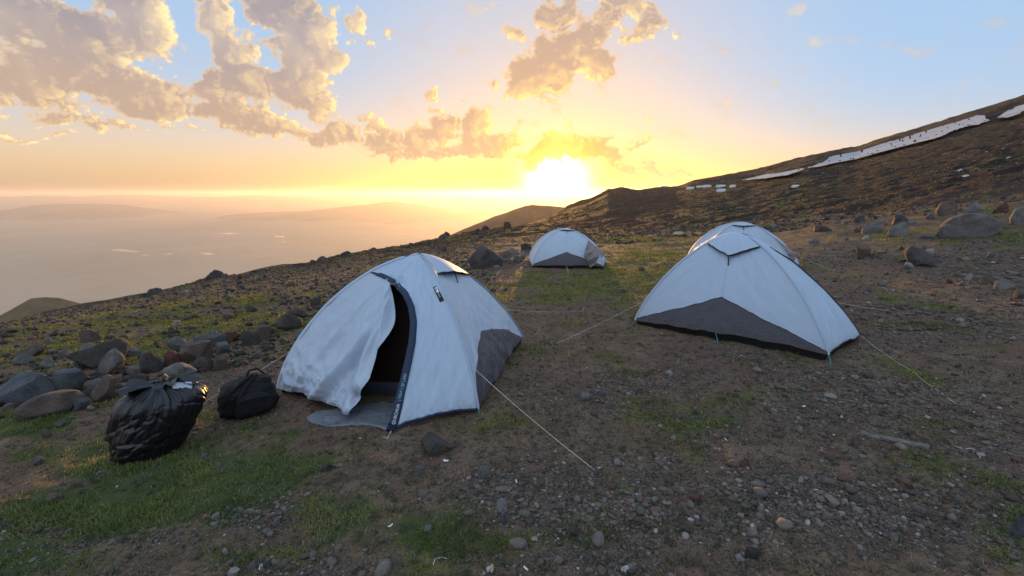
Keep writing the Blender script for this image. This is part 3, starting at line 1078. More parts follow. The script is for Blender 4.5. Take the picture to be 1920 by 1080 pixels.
    def chevron_panel(self, e, hpeak, hside=0.03, t0=0.0, t1=1.0, mat_lo=None, mat_hi=None, names=('end_panel', 'grey_panel'), tp=0.5):
        hh = np.linspace(0, 0.9, 60)
        vh = np.array([self.vheight(e, 0.5, q) for q in hh])

        def edge(t):
            x = (t - t0) / (t1 - t0)
            c = x / tp if x < tp else (1 - x) / (1 - tp)
            return float(np.interp(hside + (hpeak - hside) * c, hh, vh))
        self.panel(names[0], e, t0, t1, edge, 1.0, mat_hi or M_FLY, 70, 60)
        self.panel(names[1], e, t0, t1, 0.0, edge, mat_lo or M_GREY, 70, 26)
        ts = np.linspace(t0, t1, 41)
        self.ribbon('seam', e, [(t, edge(t)) for t in ts[1:-1]], 0.006, M_TRIM, 0.003)
        self.chev = edge


def gp(px, py):
    return hit1(px, py)


def at_r(px, py, r):
    d = ray(px, py)
    d = d / np.hypot(d[0], d[1])
    return np.array([d[0] * r, d[1] * r, EYE + d[2] * r])


# ---------------------------------------------------------------- the open tent in front
A, B, C, D = gp(522, 738), gp(735, 811), gp(897, 774), gp(981, 643)
E = A + (D - C) * 1.02
E[2] = ground_z(E[0], E[1])
mid = (A + C + D + E) / 4
ax = (C - A) / np.linalg.norm(C - A)
apex = at_r(787, 477, math.hypot(mid[0], mid[1]) + 0.05)
print('open tent base', A, B, C, D, 'apex', apex, 'height', apex[2] - ground_z(apex[0], apex[1]), 'widths', np.linalg.norm(A - C), np.linalg.norm(C - D))


def flap_shape(self, e, t, v, P, out):
    if e != 0:
        return P
    # loose door flap: folds that deepen toward the hem
    tt = t
    m = np.clip(1 - v * 1.15, 0, 1)
    left = sstep(0.98 - tt, 0.0, 0.12) * (v < 0.9)
    f = 0.085 * np.exp(-((tt - (0.36 + 0.55 * v)) / 0.040) ** 2) * sstep(0.62 - v, 0, 0.45)
    f = f - 0.030 * np.exp(-((tt - (0.43 + 0.55 * v)) / 0.030) ** 2) * sstep(0.62 - v, 0, 0.45)
    f = f + 0.070 * np.exp(-((tt - (0.66 + 0.10 * v)) / 0.035) ** 2) * m
    f = f - 0.055 * np.exp(-((tt - (0.575 + 0.10 * v)) / 0.040) ** 2) * m
    f = f + 0.045 * np.exp(-((tt - (0.15 + 0.42 * v)) / 0.028) ** 2) * m
    f = f - 0.060 * np.exp(-(((tt - 0.70) / 0.05) ** 2 + ((v - 0.15) / 0.05) ** 2))
    f = f + 0.050 * np.exp(-(((tt - 0.73) / 0.035) ** 2 + ((v - 0.22) / 0.05) ** 2))
    f = f + 0.040 * (0.3 - np.abs(fbm(tt * 6 + v * 4, v * 4.5 - tt * 3, 3, 91))) * m
    f = f + 0.005 * fbm(tt * 26 + v * 9, v * 9 - tt * 8, 3, 93) * np.clip(m * 1.5, 0, 1)
    f = f * (0.35 + 0.65 * sstep(v, 0.0, 0.14))
    return P + out * (f * left * 1.25)[..., None]


T1 = Tent([A, B, C, D, E], apex, [1.2, 0, 0.8, 0.0, 1], [0.05, 0.02, 0.03, 0.06, 0.05], 0, nmid=1.45, ncor=1.66, wrinkle=0.010, seed=3)
T1.flapk = 1.0
T1.root('white dome tent with its door open, beside the black bags', 'tents of the camp')
T1.extra = flap_shape
zip_px = [(697, 512), (718, 517), (741, 530), (760, 549), (772, 575), (777, 605), (774, 640), (768, 672), (761, 705), (753, 740), (745, 772), (738, 800)]
zt = T1.inv(0, zip_px, 2.0)
zt[-1] = (0.999, 0.02)
zt = np.vstack([zt, [1.0, 0.0]])
flap_px = [(731, 531), (729, 548), (724, 575), (717, 605), (710, 640), (704, 675), (692, 712), (672, 745), (657, 772)]
ft = T1.inv(0, flap_px, 2.0)
print('zip', np.round(zt, 3).tolist()); print('flap', np.round(ft, 3).tolist())
zo = np.argsort(zt[:, 1]); fo = np.argsort(ft[:, 1])
ZT = lambda v: np.interp(v, zt[zo, 1], zt[zo, 0])
v_top, v_open = zt[0, 1], ft[0, 1]


def FT(v):
    a = np.interp(v, ft[fo, 1], ft[fo, 0])
    return np.minimum(a, ZT(v)) if v < v_open else ZT(v)


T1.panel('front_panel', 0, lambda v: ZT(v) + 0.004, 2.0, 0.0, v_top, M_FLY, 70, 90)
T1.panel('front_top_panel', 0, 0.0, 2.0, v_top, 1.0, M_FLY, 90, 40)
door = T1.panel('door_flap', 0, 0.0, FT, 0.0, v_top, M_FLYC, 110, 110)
T1.extra = None
# inside of the fabric, turned back along the free edge of the flap
vv = np.linspace(ft[4, 1] - 0.03, v_open, 40)
kk = np.linspace(0, 1, 10)
edge_t = np.array([FT(x) for x in vv])
wid = 0.10 * np.sin(np.clip((vv - vv[0]) / (vv[-1] - vv[0]), 0, 1) * math.pi) ** 1.2 + 0.004
T1.extra = flap_shape
Pe = T1.S(0, edge_t, vv)
T1.extra = None
Pf = T1.off(0, np.minimum(edge_t + wid, ZT(vv) - 0.01), vv, -0.05 * wid / wid.max())
fold = Pe[:, None] + (Pf - Pe)[:, None] * kk[None, :, None] - T1.normal(0, edge_t, vv)[:, None] * (0.04 * np.sin(kk * math.pi))[None, :, None] * (wid / wid.max())[:, None, None]
T1.piece('door_lining', fold, M_FLYC, parent=door)
# inner tent seen through the door
ti = np.linspace(0, 1, 24)
vi = np.linspace(0, 1, 24)
rings = []
for e_, (i0, i1) in enumerate(((0, 2), (2, 3), (3, 4), (4, 0))):
    p0, p1 = T1.B[i0], T1.B[i1]
    for t_ in ti[:-1]:
        q = p0 + (p1 - p0) * t_
        q = q + (T1.A * [1, 1, 0] + [0, 0, q[2]] - q) * 0.10
        n_ = 1.5
        rings.append(np.stack([np.array([T1.A[0] + (q[0] - T1.A[0]) * math.cos(v_ * math.pi / 2) ** (2 / n_), T1.A[1] + (q[1] - T1.A[1]) * math.cos(v_ * math.pi / 2) ** (2 / n_),
                                         ground_z(q[0], q[1]) + 0.02 + (T1.A[2] - 0.12 - ground_z(q[0], q[1])) * math.sin(v_ * math.pi / 2) ** (2 / n_)]) for v_ in vi]))
rings = np.array(rings)
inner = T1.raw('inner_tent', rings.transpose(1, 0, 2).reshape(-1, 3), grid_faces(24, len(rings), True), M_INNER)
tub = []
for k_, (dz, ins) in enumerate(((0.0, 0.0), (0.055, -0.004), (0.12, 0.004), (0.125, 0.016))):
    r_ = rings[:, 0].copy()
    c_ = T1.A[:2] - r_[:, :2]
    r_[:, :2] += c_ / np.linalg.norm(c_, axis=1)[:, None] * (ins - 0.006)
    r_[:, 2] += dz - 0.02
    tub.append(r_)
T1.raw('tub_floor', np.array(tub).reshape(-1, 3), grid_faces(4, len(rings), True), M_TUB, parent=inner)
# right end of the tent: white above, grey below
T1.wr = 0.014
tv = T1.inv(2, [(893, 690), (899, 640), (905, 612), (958, 612), (968, 622)], 1.0)
print('grey', np.round(tv, 3).tolist())


def grey_edge(t):
    return float(np.interp(t, [0.0, 0.05, 0.21, 0.37, 0.6, 0.8, 1.0], [0.10, 0.21, 0.30, 0.345, 0.285, 0.215, 0.04]))


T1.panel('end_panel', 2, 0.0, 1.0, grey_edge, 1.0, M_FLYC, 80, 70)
T1.panel('grey_panel', 2, 0.0, 1.0, 0.0, grey_edge, M_GREY, 80, 34)
vq = T1.inv(2, [(813, 519), (879, 517)], 1.0)
print('vent', vq)
T1.wr = 0.003
T1.vent(2, max(float(vq[0, 0]), 0.01), min(float(vq[1, 0]), 0.99), (float(vq[0, 1]), float(vq[1, 1])), 0.0, lift=0.045)
T1.wr = 0.010
T1.sleeve(2); T1.sleeve(3); T1.sleeve(4); T1.sleeve(0, 0.0, 0.01, 0.9)
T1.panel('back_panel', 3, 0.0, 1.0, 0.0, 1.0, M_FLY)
T1.chevron_panel(4, 0.34)
for e_, a_, b_ in ((2, 0, 1), (3, 0, 1), (4, 0, 1)):
    T1.skirt('skirt', e_, a_, b_, M_SKIRT)
T1.skirt('skirt', 0, 0.0, 0.45, M_SKIRT, inset=0.09)
# dark blue binding along the front hem
T1.ribbon('hem_band', 0, [(t_, 0.012) for t_ in np.linspace(1.0, 1.99, 12)], 0.022, M_NAVY, 0.005)
# door zip band, broad at its top point and printed near the ground
k = np.linspace(0, len(zt) - 1, 40)
T1.ribbon('zip_band', 0, np.stack([np.interp(k, np.arange(len(zt)), zt[:, 0]) - 0.012, np.interp(k, np.arange(len(zt)), zt[:, 1])], 1), 0.04, M_NAVY, 0.010,
          taper=([0, 0.06, 0.2, 0.45, 0.7, 0.9, 1.0], [0.006, 0.045, 0.055, 0.058, 0.062, 0.068, 0.062]))
zC, zT_, zS, zN, zw = T1.frame
zip_o = T1.o.children[-1] if False else [c for c in COL.objects if c.name == 'zip_band'][0]


def text_on(T, s, C, Tn, Sd, N, s0, height, flip, mat, parent, lift=0.003, across=0.0):
    """print along a band: s0 is the distance along the band of the first letter"""
    cu = bpy.data.curves.new('print', 'FONT')
    cu.body = s
    cu.size = 1.0
    cu.resolution_u = 2
    tmp = bpy.data.objects.new('print', cu)
    COL.objects.link(tmp)
    bpy.context.view_layer.update()
    me = bpy.data.meshes.new_from_object(tmp.evaluated_get(bpy.context.evaluated_depsgraph_get()))
    bpy.data.objects.remove(tmp)
    co = np.array([v.co[:] for v in me.vertices])
    k_ = height / 0.72
    dist = np.concatenate([[0], np.cumsum(np.linalg.norm(np.diff(C, axis=0), axis=1))])
    x = s0 + flip * co[:, 0] * k_
    y = (co[:, 1] - 0.36) * k_ * flip + across
    idx = lambda M: np.stack([np.interp(x, dist, M[:, i]) for i in range(3)], 1)
    V = idx(C) + idx(Sd) * y[:, None] + idx(N) * lift
    faces = [tuple(p.vertices) for p in me.polygons]
    bpy.data.meshes.remove(me)
    o = T.raw('print', V, faces, mat, parent, False)
    o['kind'] = 'stuff'
    return o, dist


tot = np.linalg.norm(np.diff(zC, axis=0), axis=1).sum()
text_on(T1, 'QUECHUA', zC, zT_, zS, zN, tot - 0.055, 0.023, -1, M_WHITE, zip_o)
text_on(T1, '| TENT |', zC, zT_, zS, zN, tot - 0.235, 0.020, -1, M_TEALP, zip_o)
text_on(T1, '2P | 000', zC, zT_, zS, zN, tot - 0.345, 0.024, -1, M_TEALP, zip_o)
# black name patch beside the end panel
pc = T1.inv(0, [(815.5, 536), (829, 565)], 2.0)
T1.ribbon('label_patch', 0, pc, 0.040, M_TRIM, 0.006)
pC, pT, pS, pN, pw = T1.frame
patch = [c for c in COL.objects if c.name == 'label_patch'][0]
plen = np.linalg.norm(np.diff(pC, axis=0), axis=1).sum()


def strip(T, name, C, Sd, N, a, b, w, lift, mat, parent, across=0.0):
    dist = np.concatenate([[0], np.cumsum(np.linalg.norm(np.diff(C, axis=0), axis=1))])
    s_ = np.linspace(a, b, 6)
    idx = lambda M: np.stack([np.interp(s_, dist, M[:, i]) for i in range(3)], 1)
    P = np.stack([idx(C) + idx(Sd) * (across + q * w) + idx(N) * lift for q in (-0.5, 0.5)], 1)
    T.raw(name, P.reshape(-1, 3), grid_faces(6, 2), mat, parent)


strip(T1, 'print_box', pC, pS, pN, plen * 0.08, plen * 0.46, 0.024, 0.002, M_WHITE, patch, 0.002)
sgn = 1 if zS[0][0] == 0 else 1
text_on(T1, 'FRESH', pC, pT, pS, pN, plen * 0.11, 0.013, 1, M_TRIM, patch, 0.004)
text_on(T1, 'BLACK', pC, pT, pS, pN, plen * 0.52, 0.014, 1, M_WHITE, patch, 0.004)
# guy lines and peg loops
T1.guy(T1.S(4, 0.93, 0.30), gp(385, 752))
T1.guy(T1.S(2, 0.02, 0.26), gp(1116, 882))
T1.guy(T1.S(3, 0.03, 0.34), gp(1092, 584))
T1.guy(T1.S(0, 1.0, 0.0), gp(725, 824), 0.0, 0.0028)
T1.loop(T1.S(2, 0.0, 0.005), gp(898, 778), M_TEAL)

# ---------------------------------------------------------------- the closed tents
def closed_tent(P, Q, R_, apex, label, n=1.42, nc=1.52, hem=0.07, back=None, flap=False, seed=0, hpeak=0.36, depth=1.0, along=None, vent=(0.03, 0.97, 0.725, 0.615)):
    """P-Q: the end facing the camera, Q-R the door side with its pulled-out point R"""
    Q2 = R_ + (R_ - Q) * 0.0
    out_dir = (Q - P) / np.linalg.norm(Q - P)
    side = R_ - Q
    if along is None:
        along = side - out_dir * float(side @ out_dir)
    along = np.array([along[0], along[1], 0.0])
    along /= np.linalg.norm(along)
    S_ = Q + along * depth; T_ = P + along * depth
    for p in (S_, T_):
        p[2] = ground_z(p[0], p[1])
    # order: door corner Q, point R, far door corner, far back corner, near back corner P
    t = Tent([P, Q, R_, S_, T_], apex, [1, 1, 0, 1, 1], [0.05, hem, 0.03, 0.06, 0.06], 1, nmid=n, ncor=nc, wrinkle=0.0075, seed=seed)
    t.root(label, 'tents of the camp')
    t.chevron_panel(0, hpeak, 0.02)
    t.vent(0, *vent)
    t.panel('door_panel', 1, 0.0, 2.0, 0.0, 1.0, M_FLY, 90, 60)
    t.chevron_panel(3, hpeak, 0.02)
    t.panel('back_panel', 4, 0.0, 1.0, 0.0, 1.0, M_FLY)
    for e_ in (0, 1, 2, 3, 4):
        t.skirt('skirt', e_, 0.0, 1.0, M_SKIRT)
    t.sleeve(0); t.sleeve(1, 0.0); t.sleeve(3); t.sleeve(4)
    t.ribbon('seam', 0, [(0.5, v_) for v_ in np.linspace(t.chev(0.5), 0.74, 8)], 0.005, M_FLYC, 0.003)
    return t


P, Q, R_ = gp(1191, 607), gp(1552, 679), gp(1612, 634)
al = np.array([0.45, 0.89, 0.0])
c_ = P + (Q - P) * 0.48 + al * 0.8
apex2 = at_r(1384, 437, math.hypot(c_[0], c_[1]))
print('right tent', P, Q, R_, 'apex', apex2, 'h', apex2[2] - ground_z(apex2[0], apex2[1]), np.linalg.norm(P - Q), np.linalg.norm(Q - R_))
T2 = closed_tent(P, Q, R_, apex2, 'large closed white tent with dark grey chevron panel, at the right', seed=11, depth=1.6, along=al)
kz = T2.inv(1, [(1476, 486), (1500, 505), (1545, 560)], 2.0)
T2.ribbon('door_zip', 1, [(0.80, 0.72), (0.90, 0.62), (0.97, 0.45), (1.0, 0.25), (1.0, 0.02)], 0.03, M_TRIM, 0.008)
T2.ribbon('hem_band', 1, [(t_, 0.01) for t_ in np.linspace(0.02, 0.98, 10)], 0.015, M_TRIM, 0.004)
T2.guy(T2.S(4, 0.94, 0.25), gp(1038, 646))
T2.guy(T2.S(1, 1.0, 0.03), gp(1820, 777))
T2.guy(T2.S(2, 0.9, 0.30), gp(1672, 583))
T2.loop(T2.S(0, 0.998, 0.004), gp(1558, 684), M_TEAL)
T2.loop(T2.S(0, 0.002, 0.004), gp(1184, 608), M_TEAL)
T2.loop(T2.S(0, 0.5, 0.0), gp(1346, 648), M_TEAL)


def loose_flap(t, pts, name, mat, seed):
    """an unzipped door hanging off the tent: corners given from the top left, clockwise"""
    q = [np.array(p) for p in pts]
    u, v = np.meshgrid(np.linspace(0, 1, 40), np.linspace(0, 1, 40), indexing='ij')
    P = ((1 - u) * (1 - v))[..., None] * q[0] + (u * (1 - v))[..., None] * q[1] + (u * v)[..., None] * q[2] + ((1 - u) * v)[..., None] * q[3]
    n = np.cross(q[1] - q[0], q[3] - q[0]); n /= np.linalg.norm(n)
    if n @ (np.array([0, 0, EYE]) - q[0]) < 0:
        n = -n
    d = 0.09 * np.sin(u * math.pi) * np.sin(v * math.pi * 0.8) + 0.045 * fbm(u * 3.5 + v * 3.0, (u - v) * 1.2, 3, seed) * (0.3 + v) + 0.03 * np.sin(u * 16 + v * 5) * v
    P = P + n * d[..., None]
    f = t.piece(name, P, mat)
    rim = np.concatenate([P[:, -1], P[::-1, -1][:0]])
    V, F = tube(P[:, -1], 0.006); t.raw('hem_band', V, F, M_TRIM, f)
    return f


# ---------------------------------------------------------------- the tent standing behind it
P, Q, R_, T_ = gp(1310, 507), gp(1482, 511), gp(1499, 498), gp(1290, 493)
c_ = (P + Q) / 2 + (T_ - P) * 0.5
apex4 = at_r(1393, 417, math.hypot(c_[0], c_[1]))
print('rear tent', P, Q, R_, T_, apex4, apex4[2] - ground_z(apex4[0], apex4[1]), np.linalg.norm(P - Q))
T4 = closed_tent(P, Q, R_, apex4, 'white tent half hidden behind the large closed tent, its door hanging loose', n=1.55, nc=1.75, seed=23, depth=max(1.6, float(np.linalg.norm(T_ - P))), along=T_ - P, vent=(0.03, 0.97, 0.78, 0.735))
def surf_r(t, e, tt, v):
    q = t.S(e, tt, v)
    return float(np.hypot(q[..., 0], q[..., 1]))


r4 = surf_r(T4, 1, 0.6, 0.4)
loose_flap(T4, [at_r(1448, 442, r4 - 0.05), at_r(1496, 477, r4 - 0.25), at_r(1488, 494, r4 - 0.30), at_r(1455, 474, r4 - 0.25)], 'door_flap', M_LINING, 41)
T4.guy(T4.S(4, 0.95, 0.30), gp(1208, 537))
T4.guy(T4.S(1, 0.98, 0.3), gp(1562, 507))

# ---------------------------------------------------------------- the small far tent under the sun
P, Q, T_ = gp(998, 502), gp(1131, 505), gp(991, 489)
R_ = gp(1137, 495)
c_ = (P + Q) / 2 + (T_ - P) * 0.5
apex3 = at_r(1064, 429, math.hypot(c_[0], c_[1]))
print('far tent', P, Q, R_, T_, apex3, apex3[2] - ground_z(apex3[0], apex3[1]), np.linalg.norm(P - Q), np.linalg.norm(T_ - P))
T3 = closed_tent(P, Q, R_, apex3, 'small far white tent below the setting sun, flap thrown open at its right', n=1.6, nc=1.8, seed=37, hpeak=0.38, depth=max(1.5, float(np.linalg.norm(T_ - P))), along=T_ - P, vent=(0.03, 0.97, 0.82, 0.80))
r3 = surf_r(T3, 0, 0.9, 0.4)
loose_flap(T3, [at_r(1103, 450, r3 + 0.0), at_r(1136, 476, r3 - 0.15), at_r(1107, 504, r3 - 0.35), at_r(1094, 479, r3 - 0.30)], 'door_flap', M_LINING, 43)
T3.guy(T3.S(4, 0.95, 0.30), gp(950, 511))
T3.guy(T3.S(1, 0.98, 0.3), gp(1200, 502))
T3.guy(T3.S(0, 0.5, 0.78), T3.S(0, 0.06, 0.30) + [0, -0.12, 0], 0.0, peg=False)
T3.loop(T3.S(0, 0.5, 0.0), gp(1066, 512), M_ROPE)

# ---------------------------------------------------------------- rocks
def ico(sub):
    import bmesh
    bm = bmesh.new()
    bmesh.ops.create_icosphere(bm, subdivisions=sub, radius=1.0)
    V = np.array([v.co[:] for v in bm.verts]); F = np.array([[v.index for v in f.verts] for f in bm.faces])
    bm.free()
    return V, F


ICO = {k: ico(k) for k in (1, 2, 3, 4)}


def rock_shape(sub, rng, cuts=9, round_=0.25, rough=0.05, flat=0.75):
    """a stone: the unit ball cut by random planes, edges worn, surface roughened"""
    V, F = ICO[sub]
    n = rng.normal(size=(cuts, 3)); n /= np.linalg.norm(n, axis=1)[:, None]
    d = rng.uniform(0.42, 0.86, cuts)
    dot = V @ n.T
    with np.errstate(divide='ignore'):
        lim = np.where(dot > 1e-3, d / np.maximum(dot, 1e-3), 9.0)
    hard = np.minimum(lim.min(1), 1.0)
    # soft minimum wears the edges
    soft = (np.power(np.minimum(lim, 3.0), -9).sum(1) + 1) ** (-1 / 9)
    r = hard * (1 - round_) + soft * round_
    P = V * r[:, None]
    o = rng.uniform(0, 50)
    q = fbm(P[:, 0] * 2.1 + o, P[:, 1] * 2.1 + P[:, 2] * 1.7, 4, 7) + fbm(P[:, 2] * 2.3 - o, P[:, 0] * 1.3 - P[:, 1] * 1.9, 4, 8)
    P = P * (1 + rough * q)[:, None]
    P[:, 2] *= flat
    P /= np.abs(P[:, :2]).max()
    return P, F


def mat_rock(name, c1, c2, lichen=0.0):
    def b(G, bs):
        tc = G.n('ShaderNodeTexCoord').outputs['Object']
        inf = G.n('ShaderNodeObjectInfo').outputs['Random']
        P = position(G)
        n1 = G.noise(P, 6.0, 6, 0.65)
        n2 = G.noise(P, 45.0, 5, 0.7)
        n3 = G.noise(P, 170.0, 3, 0.7)
        c = G.mix(G.ss(n1, 0.3, 0.7), c1, c2)
        c = G.mix(G.ss(n2, 0.35, 0.75, 0.0, 0.45), c, tuple(x * 0.45 for x in c1))
        c = G.mix(G.ss(n3, 0.60, 0.80, 0.0, 0.35), c, tuple(min(1, x * 1.8) for x in c2))
        if lichen:
            c = G.mix(G.ss(G.noise(P, 14.0, 4, 0.6), 0.60, 0.68, 0.0, lichen), c, (0.16, 0.13, 0.05))
        c = G.mix(G.mul(inf, 0.35), c, (0.045, 0.040, 0.038))
        G.put(bs.inputs['Base Color'], c)
        bump(G, bs, G.add(G.mul(n2, 1.0), G.add(G.mul(n3, 0.3), G.mul(n1, 1.6))), 0.8, 0.02)
    return material(name, b, 0.85, 0.25)


M_ROCK = {
    'grey': mat_rock('grey_stone', (0.11, 0.105, 0.10), (0.22, 0.21, 0.195), 0.4),
    'dark': mat_rock('dark_stone', (0.045, 0.039, 0.036), (0.10, 0.086, 0.076), 0.3),
    'blue': mat_rock('blue_grey_stone', (0.065, 0.072, 0.082), (0.14, 0.15, 0.165)),
    'brown': mat_rock('brown_stone', (0.09, 0.066, 0.050), (0.185, 0.138, 0.105), 0.3),
    'red': mat_rock('red_stone', (0.085, 0.035, 0.026), (0.17, 0.080, 0.058)),
    'pale': mat_rock('pale_stone', (0.22, 0.21, 0.19), (0.38, 0.36, 0.34)),
}
RNG = np.random.default_rng(5)
SHAPES = {}
for sub, cnt in ((4, 8), (3, 10), (2, 10)):
    SHAPES[sub] = []
    for k in range(cnt):
        V, F = rock_shape(sub, RNG, cuts=int(RNG.integers(7, 13)), round_=RNG.uniform(0.0, 0.30), rough=RNG.uniform(0.03, 0.06), flat=RNG.uniform(0.6, 0.95))
        SHAPES[sub].append((V, F))
ROCK_MESH = {}


def rock_mesh(sub, k, col):
    key = (sub, k, col)
    if key not in ROCK_MESH:
        V, F = SHAPES[sub][k]
        ROCK_MESH[key] = mesh_from('rock', V, F, M_ROCK[col], True)
        if sub >= 3:
            ROCK_MESH[key].set_sharp_from_angle(angle=R(24))
    return ROCK_MESH[key]


def place_rock(px, py, wpx, hpx, col, label, group=None, yaw=None, tilt=(0, 0), sink=0.22, k=None, sub=None, dz=0.0, deep=0.75, name='rock'):
    """a stone whose foot stands where (px, py) meets the ground; wpx x hpx is its size in the photograph"""
    p = hit1(px, py)
    if not np.isfinite(p).all():
        return None
    f = p[1] * CP - (p[2] - EYE) * SP
    w = wpx / FPX * f / 2 * p[1] / math.hypot(p[0], p[1])
    h = hpx / FPX * f
    sub = sub or (4 if wpx > 60 else 3 if wpx > 22 else 2)
    k = int(RNG.integers(0, len(SHAPES[sub]))) if k is None else k % len(SHAPES[sub])
    V, _ = SHAPES[sub][k]
    a = yaw if yaw is not None else RNG.uniform(0, 2 * math.pi)
    ca, sa = math.cos(a), math.sin(a)
    ux, uy = p[0] / math.hypot(p[0], p[1]), p[1] / math.hypot(p[0], p[1])
    # facing frame: width across the line of sight, depth along it; the stone's own yaw goes into the shape choice
    zmin, zmax = V[:, 2].min(), V[:, 2].max()
    sz = h / ((zmax - zmin) * (1 - sink))
    o = link(name, rock_mesh(sub, k, col))
    o.rotation_euler = (R(tilt[0]), R(tilt[1]), math.atan2(-ux, uy) + (0 if yaw is None else yaw) + RNG.choice([0.0, math.pi]))
    o.scale = (w, w * deep, sz)
    o.location = (p[0] + ux * w * deep * 0.55, p[1] + uy * w * deep * 0.55, 0)
    o.location.z = float(ground_z(o.location.x, o.location.y)) - zmin * sz - sink * (zmax - zmin) * sz + dz
    return tag(o, label, 'rock', group)


# named stones of the low wall left of the bags: (x, y foot, w, h, colour, label, lift m)
WALL = [
    (72, 752, 158, 50, 'blue', 'broad flat blue-grey slab leaning behind the long brown rock', 0.02),
    (100, 779, 146, 40, 'brown', 'long low brown rock at the near left end of the stone row', 0),
    (135, 738, 66, 36, 'blue', 'blue rock with a sunlit orange top behind the long brown rock', 0.06),
    (188, 744, 50, 32, 'blue', 'blue-grey rock between the sunlit rock and the brown lump', 0.02),
    (205, 752, 66, 44, 'brown', 'brown lump of rock under the round grey boulder', 0.02),
    (214, 712, 58, 40, 'grey', 'round grey boulder perched on top of the stone row', 0.10),
    (152, 770, 42, 22, 'blue', 'small dark blue rock on the grass beside the long brown rock', 0),
    (172, 771, 22, 11, 'pale', 'small pale stone next to the dark blue rock', 0),
    (190, 690, 150, 52, 'dark', 'big dark slab sloping into the turf behind the stone row', 0),
    (280, 700, 62, 40, 'dark', 'square black rock above the grey stones of the row', 0),
    (322, 690, 44, 32, 'red', 'dark red block in the middle of the stone row', 0),
    (372, 684, 66, 38, 'brown', 'large angular tan block above the red block', 0.02),
    (332, 660, 46, 26, 'grey', 'pale grey block at the back of the row above the red block', 0.03),
    (420, 694, 36, 30, 'brown', 'square brown block at the right end of the stone row', 0),
    (380, 693, 56, 24, 'dark', 'flat dark rock under the tan block', 0),
    (342, 712, 76, 30, 'grey', 'wide grey rock in front of the red block', 0),
    (415, 664, 36, 22, 'grey', 'smooth grey rock behind the square brown block', 0),
    (396, 650, 66, 22, 'blue', 'long blue-grey slab at the back of the stone row', 0),
    (466, 648, 42, 28, 'dark', 'dark rock near the grass tuft left of the open tent', 0),
    (494, 638, 46, 28, 'brown', 'brown boulder with a sunlit edge left of the open tent', 0),
    (434, 642, 46, 20, 'red', 'reddish slab just left of the dark rock by the grass tuft', 0),
    (310, 730, 40, 20, 'grey', 'grey stone behind the knot of the garbage bag', 0),
    (345, 722, 24, 18, 'grey', 'small grey stone above the pale packet in the bag', 0),
    (363, 727, 22, 16, 'grey', 'grey stone on the gravel right of the garbage bag top', 0),
    (268, 722, 40, 22, 'dark', 'dark stone behind the left ear of the garbage bag', 0),
    (255, 706, 44, 20, 'grey', 'grey stone tucked behind the round grey boulder', 0),
    (62, 668, 54, 22, 'brown', 'dark brown rock in the turf at the far left', 0),
    (95, 689, 34, 20, 'grey', 'grey rock with a sunlit tip at the far left', 0),
    (122, 669, 36, 14, 'grey', 'low grey rock lying in moss at the far left', 0),
    (44, 683, 46, 18, 'grey', 'flat grey rock below the dark brown rock at the far left', 0),
    (165, 642, 52, 24, 'brown', 'brown rock with a sunlit tip in the mossy slope', 0),
    (172, 660, 44, 16, 'grey', 'grey rock just under the brown sunlit rock on the slope', 0),
    (250, 668, 40, 20, 'grey', 'grey rock above the dark slab on the slope', 0),
    (333, 612, 18, 12, 'pale', 'small pale round rock standing out on the mossy slope', 0),
    (540, 618, 60, 30, 'dark', 'dark boulder on the slope just left of the open tent roof', 0),
    (560, 597, 46, 20, 'dark', 'dark boulder half hidden behind the open tent edge', 0),
    (20, 770, 30, 14, 'grey', 'half buried grey stone at the left edge', 0),
    (115, 800, 24, 12, 'grey', 'grey stone in grass below the long brown rock', 0),
    (75, 870, 26, 13, 'grey', 'grey stone in the grass left of the garbage bag', 0),
    (88, 823, 24, 20, 'brown', 'rounded brown stone left of the garbage bag', 0),
    (105, 940, 40, 16, 'brown', 'flat brown stone at the lower left', 0),
    (12, 990, 22, 16, 'grey', 'grey stone at the lower left edge', 0),
]
for x, y, w, h, c, lab, dz in WALL:
    place_rock(x, y, w, h, c, lab, 'stones of the low wall' if y < 790 and x < 520 else None, tilt=(RNG.uniform(-8, 8), RNG.uniform(-8, 8)), dz=dz)

